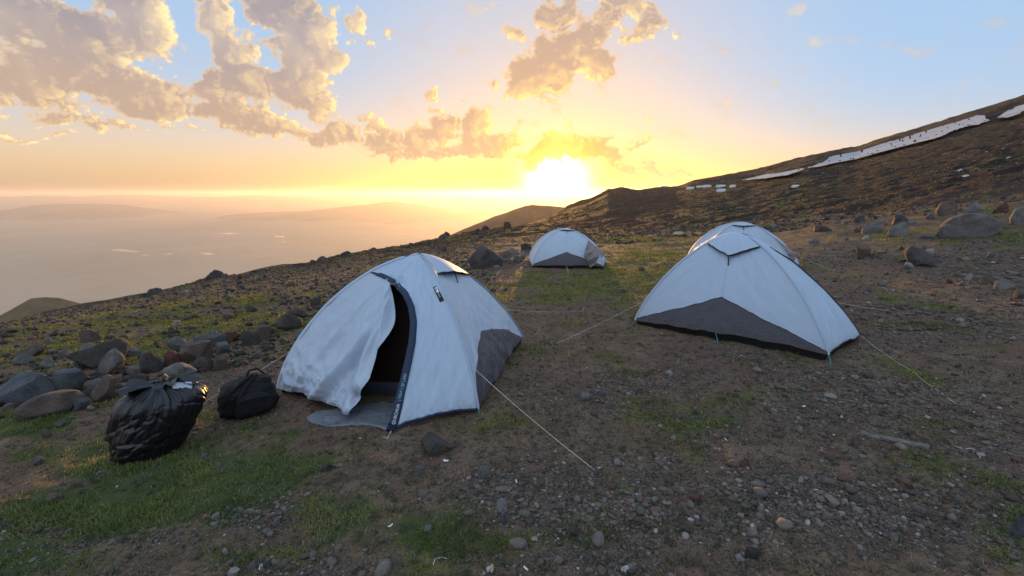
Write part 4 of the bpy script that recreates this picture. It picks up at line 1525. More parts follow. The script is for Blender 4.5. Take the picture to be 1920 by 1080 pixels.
# boulders on the rising ground at the right
RIGHT = [
    (1815, 446, 122, 42, 'grey', 'largest grey boulder, broad and flat topped, on the right slope', 2),
    (1688, 443, 52, 26, 'grey', 'pale fronted boulder left of the largest grey boulder'),
    (1636, 437, 46, 20, 'grey', 'pointed grey boulder left of the pale fronted boulder'),
    (1772, 404, 44, 28, 'brown', 'dark boulder with an orange sunlit side above the largest boulder'),
    (1830, 397, 40, 16, 'grey', 'low pale grey boulder behind the largest boulder'),
    (1684, 421, 40, 18, 'dark', 'dark boulder above the pale fronted boulder'),
    (1725, 495, 92, 30, 'dark', 'long dark boulder on the open ground at the right'),
    (1614, 482, 36, 22, 'brown', 'rust coloured boulder with a sunlit face right of the rear tent'),
    (1638, 485, 20, 12, 'brown', 'small rust stone beside the sunlit rust boulder'),
    (1736, 500, 46, 12, 'dark', 'low dark stone against the long dark boulder'),
    (1852, 534, 30, 22, 'brown', 'upright brown stone near the right edge'),
    (1884, 544, 46, 20, 'grey', 'grey stone beside the upright brown stone at the right edge'),
    (1912, 420, 50, 34, 'grey', 'big grey boulder cut by the right edge'),
    (1878, 398, 30, 18, 'red', 'reddish boulder near the right edge high on the slope'),
    (1612, 400, 14, 12, 'red', 'small orange lit stone on the far rubble line'),
    (1740, 448, 40, 10, 'grey', 'flat slab lying left of the largest grey boulder'),
    (1622, 450, 20, 8, 'pale', 'flat pale stone below the pointed grey boulder'),
    (1910, 560, 40, 16, 'brown', 'tan slab cut by the right edge'),
    (1780, 532, 16, 9, 'red', 'small reddish stone on the gravel at the right'),
    (1815, 525, 20, 12, 'pale', 'small pale stone left of the upright brown stone'),
    (1750, 555, 16, 5, 'red', 'tiny flat reddish stone on the open gravel at the right'),
    (1910, 1010, 40, 46, 'blue', 'smooth blue-grey stone at the lower right edge'),
    # around the far tent
    (914, 502, 76, 40, 'dark', 'big dark boulder left of the small far tent'),
    (938, 493, 24, 16, 'grey', 'grey stone leaning on the big dark boulder'),
    (948, 484, 22, 14, 'brown', 'brown stone on the heap left of the far tent'),
    (962, 477, 22, 14, 'grey', 'grey stone on top of the heap left of the far tent'),
    (976, 484, 20, 13, 'grey', 'grey stone at the right of the heap by the far tent'),
    (955, 495, 22, 12, 'grey', 'grey stone at the foot of the heap left of the far tent'),
    (970, 492, 22, 13, 'brown', 'brown stone at the foot of the heap next to the far tent'),
    (985, 470, 26, 14, 'dark', 'dark stone behind the heap beside the far tent'),
    (930, 505, 18, 8, 'grey', 'low stone in front of the big dark boulder'),
    # near foreground
    (812, 850, 84, 32, 'dark', 'flat half buried dark rock in front of the open tent', 3),
    (905, 896, 34, 26, 'grey', 'narrow grey slab standing on edge in the foreground', 5),
    (938, 962, 26, 26, 'pale', 'pale stone, upper of the touching pair in the foreground'),
    (942, 981, 20, 22, 'blue', 'blue-grey stone, lower of the touching pair in the foreground'),
    (892, 914, 16, 18, 'grey', 'small upright grey stone by the slab on edge'),
    (804, 998, 20, 15, 'pale', 'lone pale stone on bare soil in the foreground'),
    (1305, 942, 28, 14, 'red', 'rust red stone in the right foreground'),
    (1282, 946, 22, 12, 'red', 'second rust red stone left of the brighter one'),
    (1398, 876, 24, 15, 'red', 'reddish stone further up from the rust red pair'),
    (1387, 1054, 22, 14, 'pale', 'pale oval stone at the bottom right of centre'),
    (1412, 1050, 34, 24, 'dark', 'dark stone beside the pale oval stone'),
    (1302, 1062, 24, 20, 'brown', 'tan stone near the bottom edge'),
    (1500, 812, 18, 12, 'pale', 'pale rounded stone on the gravel right of the trodden soil'),
    (1452, 776, 16, 10, 'pale', 'flat pale stone on gravel below the large closed tent'),
    (1602, 838, 20, 16, 'brown', 'brown stone near the end of the grey plank'),
    (1256, 705, 18, 10, 'pale', 'pale stone left below the large closed tent'),
    (1092, 752, 30, 16, 'grey', 'grey stone on bare soil between the two big tents'),
    (1124, 742, 26, 10, 'blue', 'flat blue-grey stone on bare soil between the two big tents'),
    (1676, 1016, 20, 16, 'grey', 'grey stone at the lower right'),
    (1425, 962, 16, 16, 'pale', 'small pale stone in the right foreground'),
    (1500, 906, 16, 14, 'pale', 'pale stone on the right foreground gravel'),
    (615, 884, 26, 16, 'dark', 'dark rounded stone in front of the ground cloth'),
    (785, 892, 24, 18, 'grey', 'grey stone under the flat half buried rock'),
    (1076, 1006, 24, 18, 'dark', 'dark stone right of the touching pair'),
    (1018, 989, 18, 14, 'grey', 'rounded grey stone right of the touching pair'),
    (476, 1068, 30, 20, 'grey', 'grey stone, left of the three at the bottom edge'),
    (503, 1064, 22, 18, 'blue', 'blue-grey stone, middle of the three at the bottom edge'),
    (528, 1062, 22, 20, 'grey', 'grey stone, right of the three at the bottom edge'),
    (440, 1078, 30, 14, 'pale', 'pale stone on the bottom edge'),
    (445, 975, 18, 14, 'grey', 'grey stone at the top of the pebble patch on the grass'),
    (430, 960, 20, 12, 'blue', 'blue-grey stone in the pebble patch on the grass'),
    (520, 985, 22, 14, 'grey', 'grey stone right of the pebble patch on the grass'),
    (424, 1040, 20, 12, 'pale', 'small pale stone on dry turf near the bottom'),
    (386, 858, 20, 8, 'grey', 'grey stone in grass right of the garbage bag foot'),
    (362, 858, 16, 8, 'grey', 'small grey stone touching the garbage bag foot'),
    (410, 877, 14, 10, 'grey', 'rounded grey stone in grass below the garbage bag'),
    (302, 867, 14, 8, 'grey', 'small stone under the garbage bag edge'),
    (190, 890, 24, 8, 'grey', 'flat grey stone in the hollow left of the garbage bag'),
]
for q in RIGHT:
    place_rock(*q[:5], q[5], None, k=q[6] if len(q) > 6 else None, tilt=(RNG.uniform(-8, 8), RNG.uniform(-8, 8)), sink=0.40)

# landmarks by which a loose stone can be found
MARKS = [(135, 725, 'the sunlit orange topped rock'), (214, 700, 'the round grey boulder'), (190, 680, 'the big dark slab'), (280, 685, 'the square black rock'), (322, 678, 'the dark red block'), (372, 670, 'the large tan block'),
         (420, 682, 'the square brown end block'), (396, 644, 'the long blue slab'), (466, 636, 'the grass tuft'), (494, 628, 'the sunlit brown boulder'), (540, 606, 'the dark boulder by the open tent'), (560, 590, 'the open tent left edge'),
         (333, 607, 'the small pale round rock'), (165, 632, 'the sunlit slope rock'), (62, 660, 'the far left brown rock'), (95, 680, 'the rock with sunlit tip'), (20, 630, 'the left picture edge'), (250, 660, 'the grey rock over the slab'),
         (405, 512, 'the highest crag'), (285, 546, 'the broad crag'), (640, 500, 'the open tent roof left side'), (700, 475, 'the open tent shoulder'), (787, 470, 'the open tent peak'), (918, 480, 'the big dark boulder'), (950, 430, 'the brow crag near the far tent'), (835, 442, 'the double crag'),
         (870, 500, 'the open tent right shoulder'), (1063, 430, 'the far tent peak'), (1136, 480, 'the far tent open flap'), (995, 490, 'the far tent left corner'), (1065, 512, 'the far tent front peg'), (1272, 437, 'the pale bundle'), (1190, 600, 'the large tent left corner'), (1245, 530, 'the large tent guy line'), (1310, 480, 'the rear tent left edge'), (1090, 584, 'the open tent rear peg'),
         (1815, 420, 'the largest boulder'), (1688, 430, 'the pale fronted boulder'), (1636, 430, 'the pointed boulder'), (1772, 392, 'the orange sided boulder'), (1725, 482, 'the long dark boulder'), (1614, 472, 'the rust boulder'), (1852, 522, 'the upright brown stone'), (1884, 535, 'the stone by the right edge'), (1912, 405, 'the boulder cut by the edge'), (1612, 395, 'the small orange lit stone'),
         (1495, 480, 'the rear tent flap'), (1560, 507, 'the rear tent peg'), (1600, 620, 'the large tent right corner'), (1672, 583, 'the large tent rear peg'), (1830, 390, 'the low pale boulder'), (1878, 390, 'the reddish boulder'), (1500, 400, 'the far rubble line'), (1915, 600, 'the right picture edge')]
USED = set()


def find_label(px, py, what, w):
    o = sorted(MARKS, key=lambda q: math.hypot(q[0] - px, (q[1] - py) * 1.6))

    def rel(q):
        dx, dy = px - q[0], (py - q[1]) * 1.6
        near = 'just ' if math.hypot(dx, dy) < 45 else ''
        return near + (('right of ' if dx > 0 else 'left of ') if abs(dx) > abs(dy) else ('below ' if dy > 0 else 'above ')) + q[2]
    size = 'small' if w < 13 else 'middling' if w < 20 else 'large'
    a = '%s %s %s' % (size, what, rel(o[0]))
    if a not in USED:
        USED.add(a)
        return a
    for q in o[1:14]:
        b = '%s, %s' % (a, rel(q))
        if b not in USED and len(b.split()) <= 16:
            USED.add(b)
            return b
    for q in o[1:20]:
        b = '%s %s %s' % (size, what, rel(q))
        if b not in USED:
            USED.add(b)
            return b
    return a


# loose stones scattered over the slopes, each named by its neighbours
KINDS = {'grey': 'grey', 'dark': 'dark', 'brown': 'brown', 'blue': 'blue-grey', 'red': 'reddish', 'pale': 'pale'}


def scatter(n, xr, yr, wr, hr, cols, place, group, seed, top=None):
    rng = np.random.default_rng(seed)
    c = 0
    while c < n:
        x, y = rng.uniform(*xr), rng.uniform(*yr)
        if top is not None and y < top(x) + 4:
            continue
        w = wr[0] * (wr[1] / wr[0]) ** (rng.uniform() ** 1.6)
        col = cols[int(rng.integers(0, len(cols)))]
        place_rock(x, y, w, w * rng.uniform(*hr), col, find_label(x, y, 'loose %s stone' % KINDS[col], w), 'loose stones %s' % group, sub=2 if w < 26 else 3, tilt=(rng.uniform(-15, 15), rng.uniform(-15, 15)), sink=0.3)
        c += 1


edge_y = lambda x: float(np.interp(x, [0, 130, 270, 400, 500, 645, 765, 890, 960], [606, 580, 554, 520, 506, 477, 459, 434, 425]))
scatter(64, (5, 640), (520, 690), (9, 30), (0.35, 0.7), ['dark', 'dark', 'brown', 'grey', 'grey'], 'on the mossy slope left of the open tent', 'on the left slope', 101, edge_y)
scatter(16, (250, 960), (440, 545), (8, 18), (0.4, 0.8), ['dark', 'dark', 'brown'], 'along the brow of the slope behind the open tent', 'along the brow', 102, lambda x: edge_y(x) + 2)
scatter(46, (1440, 1915), (372, 470), (9, 30), (0.35, 0.6), ['grey', 'grey', 'brown', 'dark', 'blue'], 'in the rubble on the right slope', 'in the right rubble', 103, lambda x: float(np.interp(x, [1440, 1640, 1920], [414, 396, 372])))
scatter(30, (1560, 1915), (470, 640), (9, 24), (0.35, 0.6), ['grey', 'grey', 'pale', 'blue', 'dark'], 'on the gravelly ground behind the large tent guy line', 'on the gravel at the right', 104)
scatter(24, (970, 1330), (440, 600), (8, 15), (0.4, 0.6), ['brown', 'grey', 'dark'], 'on the trodden turf between the tents', 'between the tents', 105)

# brow silhouettes
for x, y, w, h in ((408, 519, 34, 15), (396, 521, 22, 9), (424, 519, 18, 8), (290, 550, 34, 12), (270, 556, 24, 9), (586, 494, 20, 9), (606, 488, 24, 9), (648, 478, 26, 9), (830, 447, 20, 10), (838, 444, 16, 12), (895, 434, 14, 8), (910, 431, 16, 10), (950, 425, 18, 11), (700, 469, 18, 7), (770, 459, 16, 6)):
    place_rock(x, y + 2, w, h, 'dark', find_label(x, y, 'dark crag on the brow', w), 'crags on the brow', sub=3, sink=0.4)

# ---------------------------------------------------------------- gravel: loose small stones nobody could count
def mat_gravel():
    def b(G, bs):
        t = attribute(G, 'tone')
        P = position(G)
        c = G.ramp(t, [(0.0, (0.060, 0.046, 0.038)), (0.40, (0.120, 0.098, 0.082)), (0.68, (0.185, 0.158, 0.138)), (0.90, (0.26, 0.23, 0.205)), (0.99, (0.40, 0.37, 0.34))])
        c = G.mix(G.ss(G.noise(P, 60.0, 4, 0.6), 0.4, 0.7, 0.0, 0.45), c, (0.06, 0.050, 0.044))
        red = attribute(G, 'red')
        c = G.mix(red, c, (0.12, 0.055, 0.042))
        G.put(bs.inputs['Base Color'], c)
        bump(G, bs, G.noise(P, 120.0, 4, 0.6), 0.5, 0.006)
    return material('gravel', b, 0.85, 0.2)


M_GRAVEL = mat_gravel()
M_RUBBLE = mat_rock('dark_rubble', (0.030, 0.024, 0.021), (0.085, 0.070, 0.060), 0.3)
rg = np.random.default_rng(77)


def sample_ground(n, r0, r1, power=0.0, azr=(-58, 58)):
    u = rg.uniform(0, 1, n)
    r = r0 * (r1 / r0) ** u
    a = np.radians(rg.uniform(azr[0], azr[1], n))
    return r * np.sin(a), r * np.cos(a), r


SHP = {s_: [rock_shape(s_, rg, cuts=8, round_=rg.uniform(0.0, 0.2), rough=0.04, flat=rg.uniform(0.5, 0.9))[0] for _ in range(14)] for s_ in (1, 2)}


def gravel(n, r0, r1, sub, smin, smed, name, azr=(-58, 58), floor=0.0, mat=None, cap=0.028):
    x, y, r = sample_ground(n, r0, r1, azr=azr)
    g, mo, gv = masks(x, y)
    keep = rg.uniform(0, 1, n) < np.clip(0.22 + 0.85 * gv - 0.35 * np.maximum(g, 0) - 0.2 * mo + floor, 0.03, 1)
    x, y, r, gv = x[keep], y[keep], r[keep], gv[keep]
    k = len(x)
    s = smed * np.exp(rg.normal(0, 0.55, k)) * (0.75 + 0.5 * gv)
    s = np.clip(np.maximum(s, smin * r), 0.004, cap + 0.004 * r)
    ok = np.ones(k, bool)
    for poly in TENT_POLY:
        ok &= ~inside(poly, x, y)
    x, y, r, s = x[ok], y[ok], r[ok], s[ok]
    k = len(x)
    z = ground_z(x, y)
    _, F = ICO[sub]
    sh = np.array(SHP[sub])[rg.integers(0, 14, k)]
    a = rg.uniform(0, 2 * math.pi, k)
    st = rg.uniform(0.65, 1.0, k)
    X = sh[:, :, 0] * s[:, None]; Y = sh[:, :, 1] * (s * st)[:, None]; Z = sh[:, :, 2] * (s * rg.uniform(0.55, 1.0, k))[:, None]
    V = np.stack([X * np.cos(a)[:, None] - Y * np.sin(a)[:, None] + x[:, None], X * np.sin(a)[:, None] + Y * np.cos(a)[:, None] + y[:, None], Z + z[:, None] + (s * 0.22)[:, None]], -1)
    nv = V.shape[1]
    faces = (F[None] + (np.arange(k) * nv)[:, None, None]).reshape(-1, 3)
    me = mesh_from(name, V.reshape(-1, 3), faces, mat or M_GRAVEL, False)
    attr(me, 'tone', np.repeat(np.clip(rg.normal(0.42, 0.24, k), 0, 1), nv))
    attr(me, 'red', np.repeat((rg.uniform(0, 1, k) < 0.09) * rg.uniform(0.3, 0.9, k), nv))
    tag(link(name, me), kind='stuff')
    return k


TENT_POLY = [[tuple(p[:2]) for p in T.B] for T in (T1, T2, T3, T4)]
n1 = gravel(52000, 1.2, 3.0, 2, 0.0013, 0.0062, 'gravel')
n2 = gravel(120000, 2.6, 14.0, 1, 0.0013, 0.0070, 'gravel')
n3 = gravel(26000, 7.0, 70.0, 1, 0.0020, 0.026, 'rubble')
n4 = gravel(1900, 1.3, 6.0, 2, 0.003, 0.016, 'gravel', cap=0.04)
n5 = gravel(26000, 6.0, 75.0, 1, 0.0022, 0.036, 'rubble', (-60, -2), 0.22, M_RUBBLE, 0.05)
n6 = gravel(30000, 22.0, 150.0, 1, 0.0011, 0.05, 'rubble', (4, 58), 0.4, M_RUBBLE, 0.05)
print('gravel', n1, n2, n3, n4, n5, n6)


# ---------------------------------------------------------------- grass, moss tufts and dry weeds
def mat_blade(name, stops, rough=0.7):
    def b(G, bs):
        c = G.ramp(attribute(G, 'tone'), stops)
        G.put(bs.inputs['Base Color'], c)
        tr = G.n('ShaderNodeBsdfTranslucent')
        G.put(tr.inputs[0], c)
        mx = G.n('ShaderNodeMixShader')
        mx.inputs[0].default_value = 0.45
        out = G.t.nodes['Material Output']
        G.t.links.new(bs.outputs[0], mx.inputs[1]); G.t.links.new(tr.outputs[0], mx.inputs[2]); G.t.links.new(mx.outputs[0], out.inputs[0])
    return material(name, b, rough, 0.2)


M_GRASS = mat_blade('grass', [(0.0, (0.070, 0.100, 0.026)), (0.35, (0.135, 0.180, 0.048)), (0.6, (0.22, 0.24, 0.072)), (0.8, (0.33, 0.285, 0.12)), (1.0, (0.42, 0.34, 0.19))])
M_MOSS = mat_blade('turf', [(0.0, (0.085, 0.100, 0.022)), (0.5, (0.20, 0.20, 0.045)), (0.85, (0.32, 0.26, 0.08)), (1.0, (0.38, 0.30, 0.14))])
M_WEED = mat_blade('weed', [(0.0, (0.055, 0.070, 0.040)), (0.5, (0.105, 0.115, 0.080)), (1.0, (0.24, 0.21, 0.15))])

M_STRAW = mat_blade('straw', [(0.0, (0.16, 0.13, 0.085)), (1.0, (0.36, 0.30, 0.20))])


def blades(name, x, y, r, L, W, lean, mat, tone, per, spread):
    """tufts of curved blades at the given points"""
    k = len(x)
    x = np.repeat(x, per) + rg.normal(0, 1, k * per) * np.repeat(spread, per)
    y = np.repeat(y, per) + rg.normal(0, 1, k * per) * np.repeat(spread, per)
    ok = np.ones(len(x), bool)
    for poly in TENT_POLY:
        ok &= ~inside(poly, x, y)
    L = np.repeat(L, per) * rg.uniform(0.5, 1.2, k * per)
    W = np.repeat(W, per); tone = np.clip(np.repeat(tone, per) + rg.normal(0, 0.16, k * per), 0, 1)
    x, y, L, W, tone = x[ok], y[ok], L[ok], W[ok], tone[ok]
    n = len(x)
    z = ground_z(x, y) - 0.004
    a = rg.uniform(0, 2 * math.pi, n)
    ln = np.abs(rg.normal(lean, 0.25, n))
    dx, dy = np.cos(a), np.sin(a)
    V = np.zeros((n, 5, 3))
    for j, (h, b_, w_) in enumerate(((0.0, 0.0, 1.0), (0.0, 0.0, -1.0), (0.62, 0.38, 0.75), (0.62, 0.38, -0.75), (0.95, 1.0, 0.0))):
        up = h * np.cos(ln * (0.6 + 0.4 * h))
        V[:, j, 0] = x + dx * L * b_ * np.sin(ln) - dy * W * w_
        V[:, j, 1] = y + dy * L * b_ * np.sin(ln) + dx * W * w_
        V[:, j, 2] = z + L * up
    base = (np.arange(n) * 5)[:, None, None]
    F = (np.array([[0, 1, 3], [0, 3, 2], [2, 3, 4]])[None] + base).reshape(-1, 3)
    me = mesh_from(name, V.reshape(-1, 3), F, mat, False)
    attr(me, 'tone', np.repeat(tone, 5))
    tag(link(name, me), kind='stuff')
    return n


def cover(n, r0, r1, which, thr):
    x, y, r = sample_ground(n, r0, r1)
    m = masks(x, y)[which]
    m = m * np.clip(0.42 + 1.15 * fbm(x * 3.1, y * 3.1, 4, 131 + which), 0.0, 1.3)
    keep = rg.uniform(thr, 1.15, n) < m
    return x[keep], y[keep], r[keep], m[keep]


x, y, r, m = cover(120000, 1.3, 11.0, 0, 0.04)
tot_b = blades('grass', x, y, r, (0.018 + 0.024 * np.clip(m, 0, 1) * rg.uniform(0.4, 1.5, len(x)) + 0.0012 * r), 0.0011 + 0.00045 * r, 0.75, M_GRASS, 0.45 + 0.35 * fbm(x * 1.4, y * 1.4, 3, 141), 11, 0.022 + 0.002 * r)
x, y, r, m = cover(110000, 3.0, 60.0, 1, 0.04)
tot_b += blades('turf', x, y, r, 0.026 + 0.0022 * r, 0.0013 + 0.0007 * r, 0.7, M_MOSS, 0.45 + 0.3 * fbm(x * 0.9, y * 0.9, 2, 143), 7, 0.03 + 0.006 * r)
# grey-green weeds on the bare gravel
x, y, r = sample_ground(9000, 1.3, 16.0)
tot_b += blades('weed', x, y, r, 0.024 + rg.uniform(0, 0.026, len(x)) + 0.001 * r, 0.0011 + 0.0005 * r, 1.05, M_WEED, 0.45 + 0.3 * rg.normal(0, 1, len(x)), 9, 0.010 + 0.0 * r)
# dry straws
x, y, r = sample_ground(5000, 1.3, 9.0)
tot_b += blades('dry_grass', x, y, r, 0.030 + rg.uniform(0, 0.05, len(x)), 0.0009 + 0.0004 * r, 1.35, M_STRAW, 0.5 + 0.2 * rg.normal(0, 1, len(x)), 3, 0.015 + 0.0 * r)
print('blades', tot_b)

# ---------------------------------------------------------------- garbage bag
def mat_plastic(name, col, rough, k=1.0):
    def b(G, bs):
        P = position(G)
        G.put(bs.inputs['Base Color'], col)
        n = G.noise(P, 22.0, 4, 0.6, 1.2)
        n2 = G.noise(P, 70.0, 3, 0.6)
        bump(G, bs, G.add(G.mul(G.m('ABSOLUTE', G.sub(n, 0.5)), 3.0), G.mul(n2, 0.25)), 0.5 * k, 0.012)
    return material(name, b, rough, 0.5)


M_BAG = mat_plastic('black_plastic', (0.010, 0.010, 0.012), 0.30, 0.55)
M_PACK = fabric('black_nylon', (0.012, 0.012, 0.014), 0.75, 1.0, 0.25)
M_WEB = material('black_webbing', lambda G, bs: G.put(bs.inputs['Base Color'], (0.014, 0.014, 0.015)), 0.8)

foot = gp(289, 862)
fy = foot[1] * CP - (foot[2] - EYE) * SP
U = fy / FPX                                  # metres per pixel of the photograph at the bag
rgt = np.array([1.0, 0, 0]); fwd = np.array([foot[0], foot[1], 0]) / math.hypot(foot[0], foot[1])
rgt = np.array([fwd[1], -fwd[0], 0])
gb = thing('garbage_bag', foot + fwd * 0.17, 'bulging black plastic garbage bag gathered at the top, standing on the grass', 'garbage bag')
B0 = foot + fwd * 0.17
# height, centre shift to the right, half width (all in photograph pixels at the bag)
prof = np.array([(0, -6, 20), (0, -6, 46), (3, -6, 56), (18, -4, 63), (40, 3, 69), (65, 14, 73), (85, 22, 75), (100, 26, 73), (112, 28, 66), (120, 29, 54), (126, 28, 36), (130, 27, 20), (133, 26, 12)], float)
kk = np.linspace(0, len(prof) - 1, 120)
pz, pc, pr = (np.interp(kk, np.arange(len(prof)), prof[:, i]) for i in range(3))
sm = np.ones(7) / 7
pz[4:-4], pc[4:-4], pr[4:-4] = (np.convolve(a, sm, 'same')[4:-4] for a in (pz, pc, pr))
th = np.linspace(0, 2 * math.pi, 220, endpoint=False)
KZ, TH = np.meshgrid(kk / kk[-1], th, indexing='ij')
zz = np.repeat(pz[:, None], len(th), 1)
cx = np.cos(TH); sx = np.sin(TH)
wob = 1 + 0.05 * fbm(cx * 1.6 + 3, sx * 1.6 + zz * 0.012, 3, 201)
fold = np.abs(fbm(cx * 1.5 + 9 + zz * 0.010, sx * 1.5 + zz * 0.034, 3, 203))          # sagging folds that run round the bag
FA = 0.055 * np.clip(0.34 - fold, 0, 1) / 0.34 * np.clip(0.6 + fbm(cx * 1.1, sx * 1.1 + zz * 0.02, 2, 209), 0.1, 1.2)
vert = np.abs(fbm(cx * 5 + sx * 2, sx * 5 - cx * 2 + zz * 0.012, 3, 205))
neck = sstep(zz, 70, 126)
ple = np.cos(TH * 15 + 3 * fbm(cx * 2, sx * 2, 2, 207)) * 0.5 + np.cos(TH * 26 + 1.0) * 0.25
rad = pr[:, None] * wob * (1 - FA * (1 - neck * 0.7) - 0.045 * vert) * (1 + 0.10 * ple * neck * np.clip(pr[:, None] / 60, 0.5, 1))
rad *= 1 + 0.05 * np.cos(TH * 3 + 0.5) * (zz < 40)
zz2 = zz - neck * 6 * np.abs(ple) * (pr[:, None] > 25)
BP = B0 + (pc[:, None] + rad * cx)[..., None] * rgt * U + (rad * sx * 0.86)[..., None] * fwd * U
BP[..., 2] = np.maximum(foot[2] + zz2 * U, ground_z(BP[..., 0], BP[..., 1]) - 0.012)
link('bag_body', mesh_from('bag_body', BP.reshape(-1, 3) - B0, grid_faces(120, 220, True), M_BAG), gb)


def ruffle(cx_px, z_px, dirs, lengths, seed, name='bag_top'):
    """loose gathered film above the knot: a fan of creased plastic"""
    n, m = 90, 16
    a = np.linspace(dirs[0], dirs[1], n); k = np.linspace(0, 1, m)
    AA, K = np.meshgrid(a, k, indexing='ij')
    L = np.interp(a, np.linspace(dirs[0], dirs[1], len(lengths)), lengths)[:, None]
    h = 5 + 24 * K ** 0.8 * (0.7 + 0.5 * fbm(AA * 1.3, AA * 0 + seed, 3, seed)) + 5 * np.cos(AA * 9 + K * 2) * K - 10 * K ** 2
    rr_ = 8 + L * K + 4 * np.cos(AA * 11 + 1) * K
    Q = B0 + (cx_px + rr_ * np.cos(AA))[..., None] * rgt * U + (rr_ * np.sin(AA) * 0.8)[..., None] * fwd * U
    Q[..., 2] = foot[2] + (z_px + h) * U
    link(name, mesh_from(name, Q.reshape(-1, 3) - B0, grid_faces(n, m), M_BAG), gb)


ruffle(28, 122, (0.15 * math.pi, 1.25 * math.pi), (22, 16, 20, 40, 58, 52), 211)
ruffle(34, 118, (-0.55 * math.pi, 0.2 * math.pi), (22, 30, 44, 52, 46), 213)
V, F = tube(B0 + np.array([[(26 + 13 * math.cos(a)) * U * rgt[0] + 11 * math.sin(a) * U * fwd[0], (26 + 13 * math.cos(a)) * U * rgt[1] + 11 * math.sin(a) * U * fwd[1], foot[2] - B0[2] + 130 * U] for a in np.linspace(0, 2 * math.pi, 17)]), 0.006)
link('bag_tie', mesh_from('bag_tie', V - B0, F, M_BAG), gb)
# the packet showing in the mouth of the bag
pk = B0 + rgt * 60 * U + fwd * (-0.085) + np.array([0, 0, foot[2] - B0[2] + 124 * U])
u, v = np.meshgrid(np.linspace(-1, 1, 14), np.linspace(-1, 1, 10), indexing='ij')
PK = []
for sgn in (1, -1):
    q = pk + (u * 17 * U)[..., None] * (rgt * 0.93 + np.array([0, 0, -0.22])) + (v * 8 * U)[..., None] * (fwd * 0.6 + np.array([0, 0, 0.8]))
    q = q + (sgn * 0.016 * (1 - u ** 4) * (1 - v ** 4) + 0.004 * fbm(u * 2, v * 2, 2, 215))[..., None] * (-fwd * 0.8 + np.array([0, 0, 0.6]))
    PK.append(q.reshape(-1, 3))
M_PKT = material('pale_packet', lambda G, bs: G.put(bs.inputs['Base Color'], G.ramp(G.noise(position(G), 12.0, 2, 0.5), [(0.35, (0.66, 0.68, 0.72)), (0.6, (0.30, 0.46, 0.66))])), 0.4)
F = grid_faces(14, 10)
me = mesh_from('packet', np.concatenate(PK) - pk, np.concatenate([F, F[:, ::-1] + 140]), M_PKT)
tag(link('packet', me, None, pk), 'white and blue packet poking out of the top of the garbage bag', 'packet')

# ---------------------------------------------------------------- backpack
foot = gp(468, 783)
fy = foot[1] * CP - (foot[2] - EYE) * SP
U = fy / FPX
fwd = np.array([foot[0], foot[1], 0]) / math.hypot(foot[0], foot[1]); rgt = np.array([fwd[1], -fwd[0], 0])
B0 = foot + fwd * 0.13
bp = thing('backpack', B0, 'black backpack lying on its side against the left corner of the open tent', 'backpack')


def superblob(cx_, cz_, hw, hh, hd, dpt, p=0.62, rot=0.0, seed=0, wr=0.05, n=70, m=50):
    a, b = np.meshgrid(np.linspace(-math.pi / 2, math.pi / 2, m), np.linspace(0, 2 * math.pi, n, endpoint=False), indexing='ij')
    c = lambda w, e: np.sign(np.cos(w)) * np.abs(np.cos(w)) ** e
    s = lambda w, e: np.sign(np.sin(w)) * np.abs(np.sin(w)) ** e
    X, Y, Z = c(a, p) * c(b, p), c(a, p) * s(b, p), s(a, p)
    q = 1 + wr * fbm(X * 2 + seed, Z * 2.4 + Y * 1.5, 4, seed) - wr * 0.8 * np.abs(fbm(X * 3 - Y * 2, Z * 5, 3, seed + 3))
    X, Y, Z = X * q, Y * q, Z * q
    X *= 1 - 0.16 * Z
    cr, sr = math.cos(rot), math.sin(rot)
    x_, z_ = X * hw, Z * hh
    P = B0 + ((cx_ + x_ * cr - z_ * sr) * U)[..., None] * rgt + (dpt * U + Y * hd * U)[..., None] * fwd
    P[..., 2] = foot[2] + (cz_ + x_ * sr + z_ * cr) * U
    P[..., 2] = np.maximum(P[..., 2], ground_z(P[..., 0], P[..., 1]) - 0.008)
    return P.reshape(-1, 3) - B0, grid_faces(m, n, True)


link('bag_body', mesh_from('bag_body', *superblob(0, 32, 50, 34, 34, 2, 0.6, 0.10, 221), M_PACK), bp)
link('front_pocket', mesh_from('front_pocket', *superblob(8, 27, 31, 22, 14, -30, 0.6, 0.12, 223), M_PACK), bp)
link('lid', mesh_from('lid', *superblob(12, 57, 32, 12, 26, 6, 0.6, 0.05, 225, 0.09), M_PACK), bp)


def bstrap(pts, w, name='strap', mat=None):
    P = np.array([B0 + x_ * U * rgt + d_ * U * fwd + np.array([0, 0, foot[2] - B0[2] + z_ * U]) for x_, z_, d_ in pts])
    t = np.linspace(0, len(P) - 1, 30)
    C = np.stack([np.interp(t, np.arange(len(P)), P[:, i]) for i in range(3)], 1)
    T = np.gradient(C, axis=0); T /= np.linalg.norm(T, axis=1)[:, None] + 1e-9
    S1 = np.cross(T, -fwd); S1 /= np.linalg.norm(S1, axis=1)[:, None] + 1e-9
    N = np.cross(T, S1)
    Q = np.stack([C + S1 * a + N * b for a, b in ((-w / 2, 0.004), (w / 2, 0.004), (w / 2, -0.004), (-w / 2, -0.004))], 1)
    link(name, mesh_from(name, Q.reshape(-1, 3) - B0, grid_faces(30, 4, True), mat or M_WEB), bp)


bstrap([(-44, 30, -30), (-30, 52, -30), (-6, 68, -22), (14, 76, -10)], 0.030)
bstrap([(-20, 18, -36), (-14, 44, -38), (2, 64, -28), (20, 76, -12)], 0.026)
bstrap([(2, 74, -10), (8, 84, -6), (22, 85, -4), (32, 74, -6)], 0.016, 'handle')
bstrap([(-16, 40, -47), (10, 45, -49), (38, 42, -46)], 0.010, 'zip')
bstrap([(22, 8, -34), (16, 2, -44), (6, -2, -60), (-6, 0, -80), (-18, -1, -96)], 0.022)

